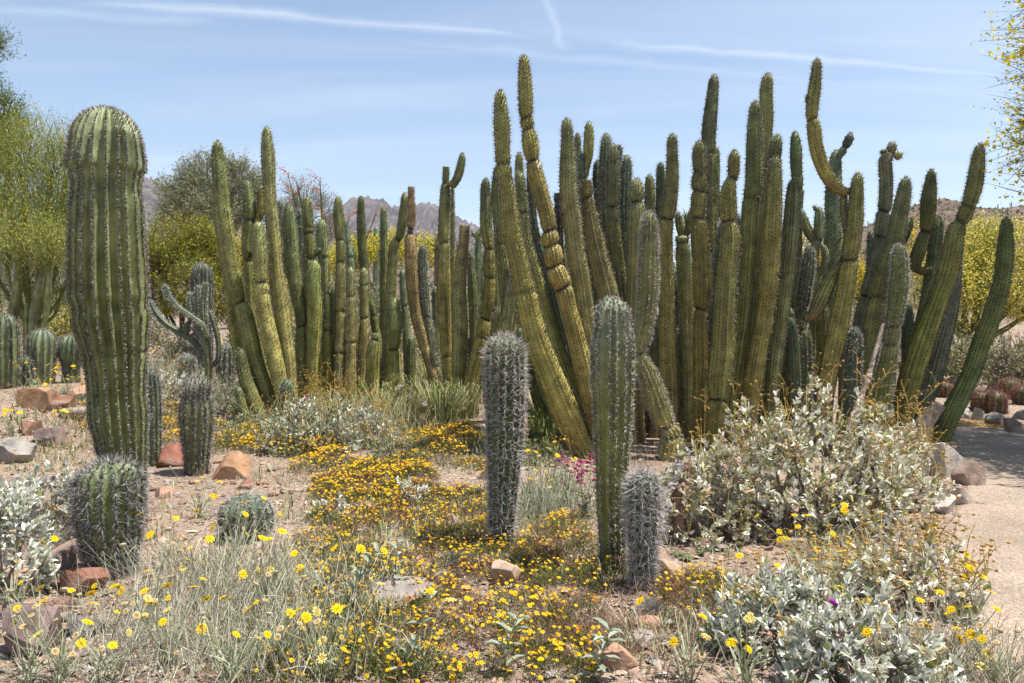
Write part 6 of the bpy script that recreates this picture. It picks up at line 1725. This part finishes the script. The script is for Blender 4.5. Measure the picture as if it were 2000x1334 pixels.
tree('mesquite', 'dark green leafy mesquite branch tops beyond the flowering palo verde', gbase(-40, 17.5),
     [blob(8, 225, 17, 46, 48), blob(-14, 88, 17, 30, 30), blob(28, 270, 17, 34, 34), blob(-70, 160, 17, 60, 90), blob(-30, 300, 17, 60, 60)], 2000, .28, [((.12, .20, .045), 4), ((.17, .25, .06), 3)], .06, .16, (.12, .10, .07), up=.3, per=8, gapn=.38, leafw=.3)
tree('ironwood_tree', 'grey-green domed tree rising behind the tall tapering stems', gbase(400, 27),
     [blob(368, 388, 27, 56, 48), blob(410, 352, 27.4, 60, 44), blob(462, 350, 27, 52, 44), blob(345, 425, 26.6, 40, 38), blob(420, 410, 26.8, 80, 48), blob(480, 400, 27, 46, 50)], 3600, .34, GVG, .092, .2, (.20, .18, .13), up=.4, per=8, gapn=.36, leafw=.32)
tree('mesquite', 'sparse greyish tree with bare twig ends behind the ocotillo flowers', gbase(590, 28),
     [blob(580, 385, 28, 40, 40), blob(610, 420, 28, 56, 44), blob(555, 440, 27.6, 50, 44), blob(650, 455, 28, 36, 36)], 1800, .4, [((.20, .18, .12), 3), ((.16, .16, .09), 3)], .06, .14, (.22, .19, .15), up=.35, per=6, gapn=.40, leafw=.3)
tree('creosote_bush', 'yellow-green feathery creosote bush behind the cholla', gbase(355, 15),
     [blob(330, 490, 15, 44, 52), blob(380, 480, 15.2, 46, 50), blob(420, 510, 15.3, 44, 56), blob(310, 570, 15, 40, 70), blob(370, 570, 14.8, 56, 70), blob(440, 590, 15.2, 50, 70), blob(300, 520, 15.4, 30, 50)], 4200, .22, [((.30, .30, .03), 4), ((.40, .37, .045), 3), ((.17, .19, .025), 2)], .046, .06, (.12, .10, .07), [((.50, .42, .03), 1)], .05, up=.75, per=9, gapn=.33, leafw=.34, cat='shrub')
tree('palo_verde', 'bright yellow palo verde in full bloom behind the stem leaning over the path', gbase(1900, 19),
     [blob(1850, 515, 19, 66, 56), blob(1915, 490, 19.2, 62, 50), blob(1975, 495, 19, 60, 56), blob(1885, 560, 18.8, 80, 60), blob(1960, 570, 18.8, 70, 70), blob(1825, 570, 19, 46, 70), blob(1930, 452, 19.6, 40, 24), blob(2050, 520, 19, 80, 90), blob(2010, 610, 18.6, 60, 40), blob(1850, 620, 18.8, 50, 34)],
     5600, .30, [((.34, .36, .09), 4), ((.44, .45, .13), 3)], .044, .16, (.13, .135, .05), [((.82, .72, .12), 4), ((.72, .66, .18), 3), ((.76, .54, .05), .4)], .62, up=.5, per=9, gapn=.38, leafw=.32, fscale=1.15)
tree('palo_verde', 'yellow palo verde glimpsed between the S-curved arm and the tallest stems', gbase(1570, 22),
     [blob(1500, 500, 22, 40, 50), blob(1560, 510, 22, 50, 60), blob(1630, 520, 22, 46, 60), blob(1760, 490, 21.5, 40, 60), blob(1700, 560, 22, 60, 50), blob(1440, 520, 22, 40, 40)],
     3000, .30, [((.20, .22, .045), 3)], .055, .12, (.13, .135, .05), [((.78, .58, .015), 4), ((.68, .53, .04), 2)], 1.0, up=.5, per=6, gapn=.30, leafw=.34, fscale=1.15)
tree('palo_verde', 'low yellow-flowering palo verde seen through the gaps beside the dried orange stem', gbase(760, 24),
     [blob(700, 500, 24, 40, 36), blob(760, 490, 24, 44, 34), blob(830, 500, 24, 46, 34), blob(665, 520, 24.4, 40, 36)],
     1900, .30, [((.20, .22, .05), 3)], .06, .1, (.13, .135, .05), [((.76, .65, .05), 4), ((.64, .58, .12), 2)], 1.0, up=.5, per=6, gapn=.30, leafw=.34)
tree('palo_verde', 'yellow-flowering palo verde tucked between the left tapering stems', gbase(460, 19),
     [blob(450, 500, 19, 36, 50), blob(480, 540, 19, 36, 60), blob(540, 520, 19, 30, 50)], 1200, .26, [((.22, .23, .04), 3)], .05, .1, (.13, .135, .05), [((.72, .60, .05), 4)], .7, up=.5, per=6, gapn=.30, leafw=.34)
# the overhanging palo verde beside the path: its trunk stands outside the picture, its shade falls on the path
pv = tree('palo_verde', 'overhanging palo verde twigs with scattered yellow flowers above the path', ground(7.4, 8.6),
     [((5.45, 8.0, 3.15), (.55, .6, .42)), ((5.75, 8.1, 2.8), (.6, .6, .25)), ((5.5, 7.9, 4.55), (.5, .6, .25)), ((6.5, 8.3, 3.9), (1.1, 1.1, .8)), ((7.8, 7.6, 3.6), (1.3, 1.2, .9)), ((6.4, 8.8, 4.4), (.95, .9, .5)), ((7.3, 9.6, 3.7), (1.2, 1.1, .9)), ((6.9, 7.0, 3.3), (1.0, .9, .7)), ((6.4, 7.6, 4.9), (.8, .8, .45))],
     3600, .30, [((.17, .20, .05), 3)], .036, .13, (.17, .19, .06), [((.74, .60, .04), 4)], .45, up=.1, per=7, gapn=.36, leafw=.4, fscale=1.35, twigw=.16)
tree('mesquite', 'broad unseen mesquite added to shade the dirt path, its foliage out past the overhanging palo verde', ground(8.6, 7.6),  # second tree out of view, added to thicken the shade on the path
     [((6.5, 6.5, 3.5), (.9, .7, .35)), ((6.75, 7.3, 3.6), (.9, .8, .4)), ((6.9, 8.4, 3.5), (.85, .8, .4)), ((7.0, 9.4, 3.7), (.8, .8, .4)), ((7.6, 8.0, 4.2), (1.2, 1.4, .5)), ((8.6, 8.4, 4.0), (1.2, 1.2, .6))], 1900, .3, [((.14, .18, .05), 3)], .095, .16, (.14, .11, .08), up=.1, per=8, gapn=.38, leafw=.35)
# background shrubs filling the garden behind the clumps
SHB = [[((.16, .19, .06), 3), ((.23, .25, .09), 2)], [((.30, .29, .15), 3), ((.38, .36, .20), 2)], [((.31, .30, .06), 3), ((.42, .38, .08), 1)], [((.22, .21, .13), 3), ((.31, .28, .19), 2)]]
SHL = ['dark green desert shrub in the garden behind the cactus clumps', 'pale olive desert shrub in the garden behind the cactus clumps', 'yellow-green desert shrub in the garden behind the cactus clumps', 'greyish twiggy shrub in the garden behind the cactus clumps']
for k, (px, Y, top, w, kd) in enumerate(((520, 22, 540, 60, 0), (600, 20, 545, 50, 2), (650, 23, 520, 60, 0), (720, 19, 560, 44, 1), (790, 20, 545, 50, 0), (850, 18, 570, 46, 3), (900, 22, 520, 60, 1), (945, 30, 425, 46, 0), (980, 22, 520, 60, 0), (1060, 24, 500, 60, 0), (1120, 22, 530, 60, 2), (1200, 24, 520, 60, 0), (1280, 24, 520, 60, 1), (1360, 24, 520, 60, 0), (1450, 20, 560, 50, 3), (1530, 19, 580, 50, 1), (1600, 18, 590, 50, 3), (1680, 20, 560, 60, 0), (1760, 18, 590, 50, 1), (1840, 15.5, 640, 44, 0), (1900, 15, 650, 40, 1), (1965, 14, 645, 42, 3), (2020, 14, 650, 40, 1), (220, 18, 560, 60, 0), (150, 17, 580, 60, 2), (60, 18, 560, 80, 0), (-20, 16, 580, 70, 1), (280, 17, 610, 50, 3), (360, 14, 660, 40, 3), (480, 15, 650, 40, 1), (560, 15, 640, 40, 3), (640, 15.5, 650, 40, 1), (720, 15, 660, 36, 3), (830, 15, 650, 40, 1), (920, 15, 640, 40, 3), (1000, 15, 640, 40, 0), (1340, 30, 440, 30, 0))):
    gy = on_screen(0, Y, float(H(at(px, 600, Y)[0], Y)))[1]
    cy = (top + gy) / 2; hh = (gy - top) / 2
    tree('desert_shrub', SHL[kd].replace('the cactus clumps', 'the left cactus clump' if px < 700 else ('the middle of the cactus clumps' if px < 1150 else ('the tallest cactus stems' if px < 1700 else 'the stems leaning over the path'))).replace('the garden behind the left cactus clump', 'the garden behind the massive saguaro' if px < 300 else 'the garden behind the left cactus clump'), gbase(px, Y), [blob(px - w * .35, cy + hh * .1, Y, w * .7, hh * .95), blob(px + w * .4, cy, Y + .3, w * .7, hh), blob(px, cy + hh * .35, Y - .3, w, hh * .7)], int(370 * min(1.6, w / 45)), .22, SHB[kd], .066 * max(1, Y / 18), .03, (.14, .12, .08), [((.5, .4, .03), 1)] if kd in (1, 2) else None, .06, up=.5, per=5, gapn=.30, leafw=.5, group='desert shrubs behind the clumps', cat='shrub', limbs=True)
# ocotillo with orange-red flower tips
def ocotillo(px, Y, tips, label):
    b0 = gbase(px, Y)
    t = thing('ocotillo', label, 'shrub', b0)
    for (tx, ty) in tips:
        e = at(tx, ty, Y + rng.uniform(-.4, .4))
        P = spline(np.array([b0, b0 * .45 + e * .55 + np.array([(e[0] - b0[0]) * -.08, 0, .12]), e]), 8)
        b = MB(); b.tube(P, np.linspace(.03, .009, len(P)), 5, (.14, .15, .06))
        n = 90
        f = rng.uniform(.15, .95, n) * (len(P) - 1)
        q = np.stack([np.interp(f, np.arange(len(P)), P[:, k]) for k in range(3)], 1)
        b.inst(DIA[0], DIA[1], q, frames(rdirs(n, -.2, 1)), np.full((n, 3), .035), np.array([.13, .18, .05]) * rng.uniform(.7, 1.2, (n, 1)))
        o = b.build('cane', M_LEAF, t)
        fb = MB(); n = 26
        d = norm(P[-1] - P[-2])
        dn = norm(d + [rng.choice([-1, 1]) * .9, 0, -.2])
        q = e + dn * rng.uniform(0, .28, n)[:, None] + rng.normal(0, .022, (n, 3))
        fb.inst(DIA[0], DIA[1], q, frames(rdirs(n)), np.full((n, 3), .04), np.array([.50, .15, .06]) * rng.uniform(.6, 1.2, (n, 1)))
        fb.build('blossom', M_PETAL, o, kind='stuff')
ocotillo(640, 15.5, [(562, 338), (578, 352), (582, 362), (598, 369), (625, 352), (628, 380), (636, 421), (632, 418), (572, 373), (682, 421), (565, 392), (735, 415)], 'ocotillo with orange-red flower tips behind the left clump')
# strappy-leaved agave and yucca rosettes in the gap
def yucca(px, py, Y, L0, label, n=46, col=(.10, .13, .05)):
    p = at(px, py, Y); g = gbase(px, Y)
    t = thing('yucca', label, 'yucca', g)
    b = MB(); b.tube(np.array([g - [0, 0, .05], (g + p) / 2, p]), [.07, .06, .05], 7, (.20, .15, .10)); b.build('trunk', M_WOOD, t)
    d = rdirs(n, -.35, 1)
    b = MB(); L_ = L0 * rng.uniform(.8, 1.1, n)
    b.inst(BLADE[0], BLADE[1], np.tile(p, (n, 1)), frames(d), np.stack([L_, L_ * .10, L_], 1), np.array(col) * rng.uniform(.7, 1.3, (n, 1)), tQ=BLADE[2])
    b.build('leaves', M_LEAF, t, kind='stuff')
yucca(853, 485, 17, .32, 'spiky green yucca head between the orange stem and the broken-topped stem')
yucca(640, 570, 15, .42, 'spiky green yucca head between the banded yellow stems')
yucca(1340, 432, 26, .55, 'distant palm-like yucca head showing between the tallest stems')
yucca(690, 510, 16, .34, 'spiky yucca head behind the short banded stems')
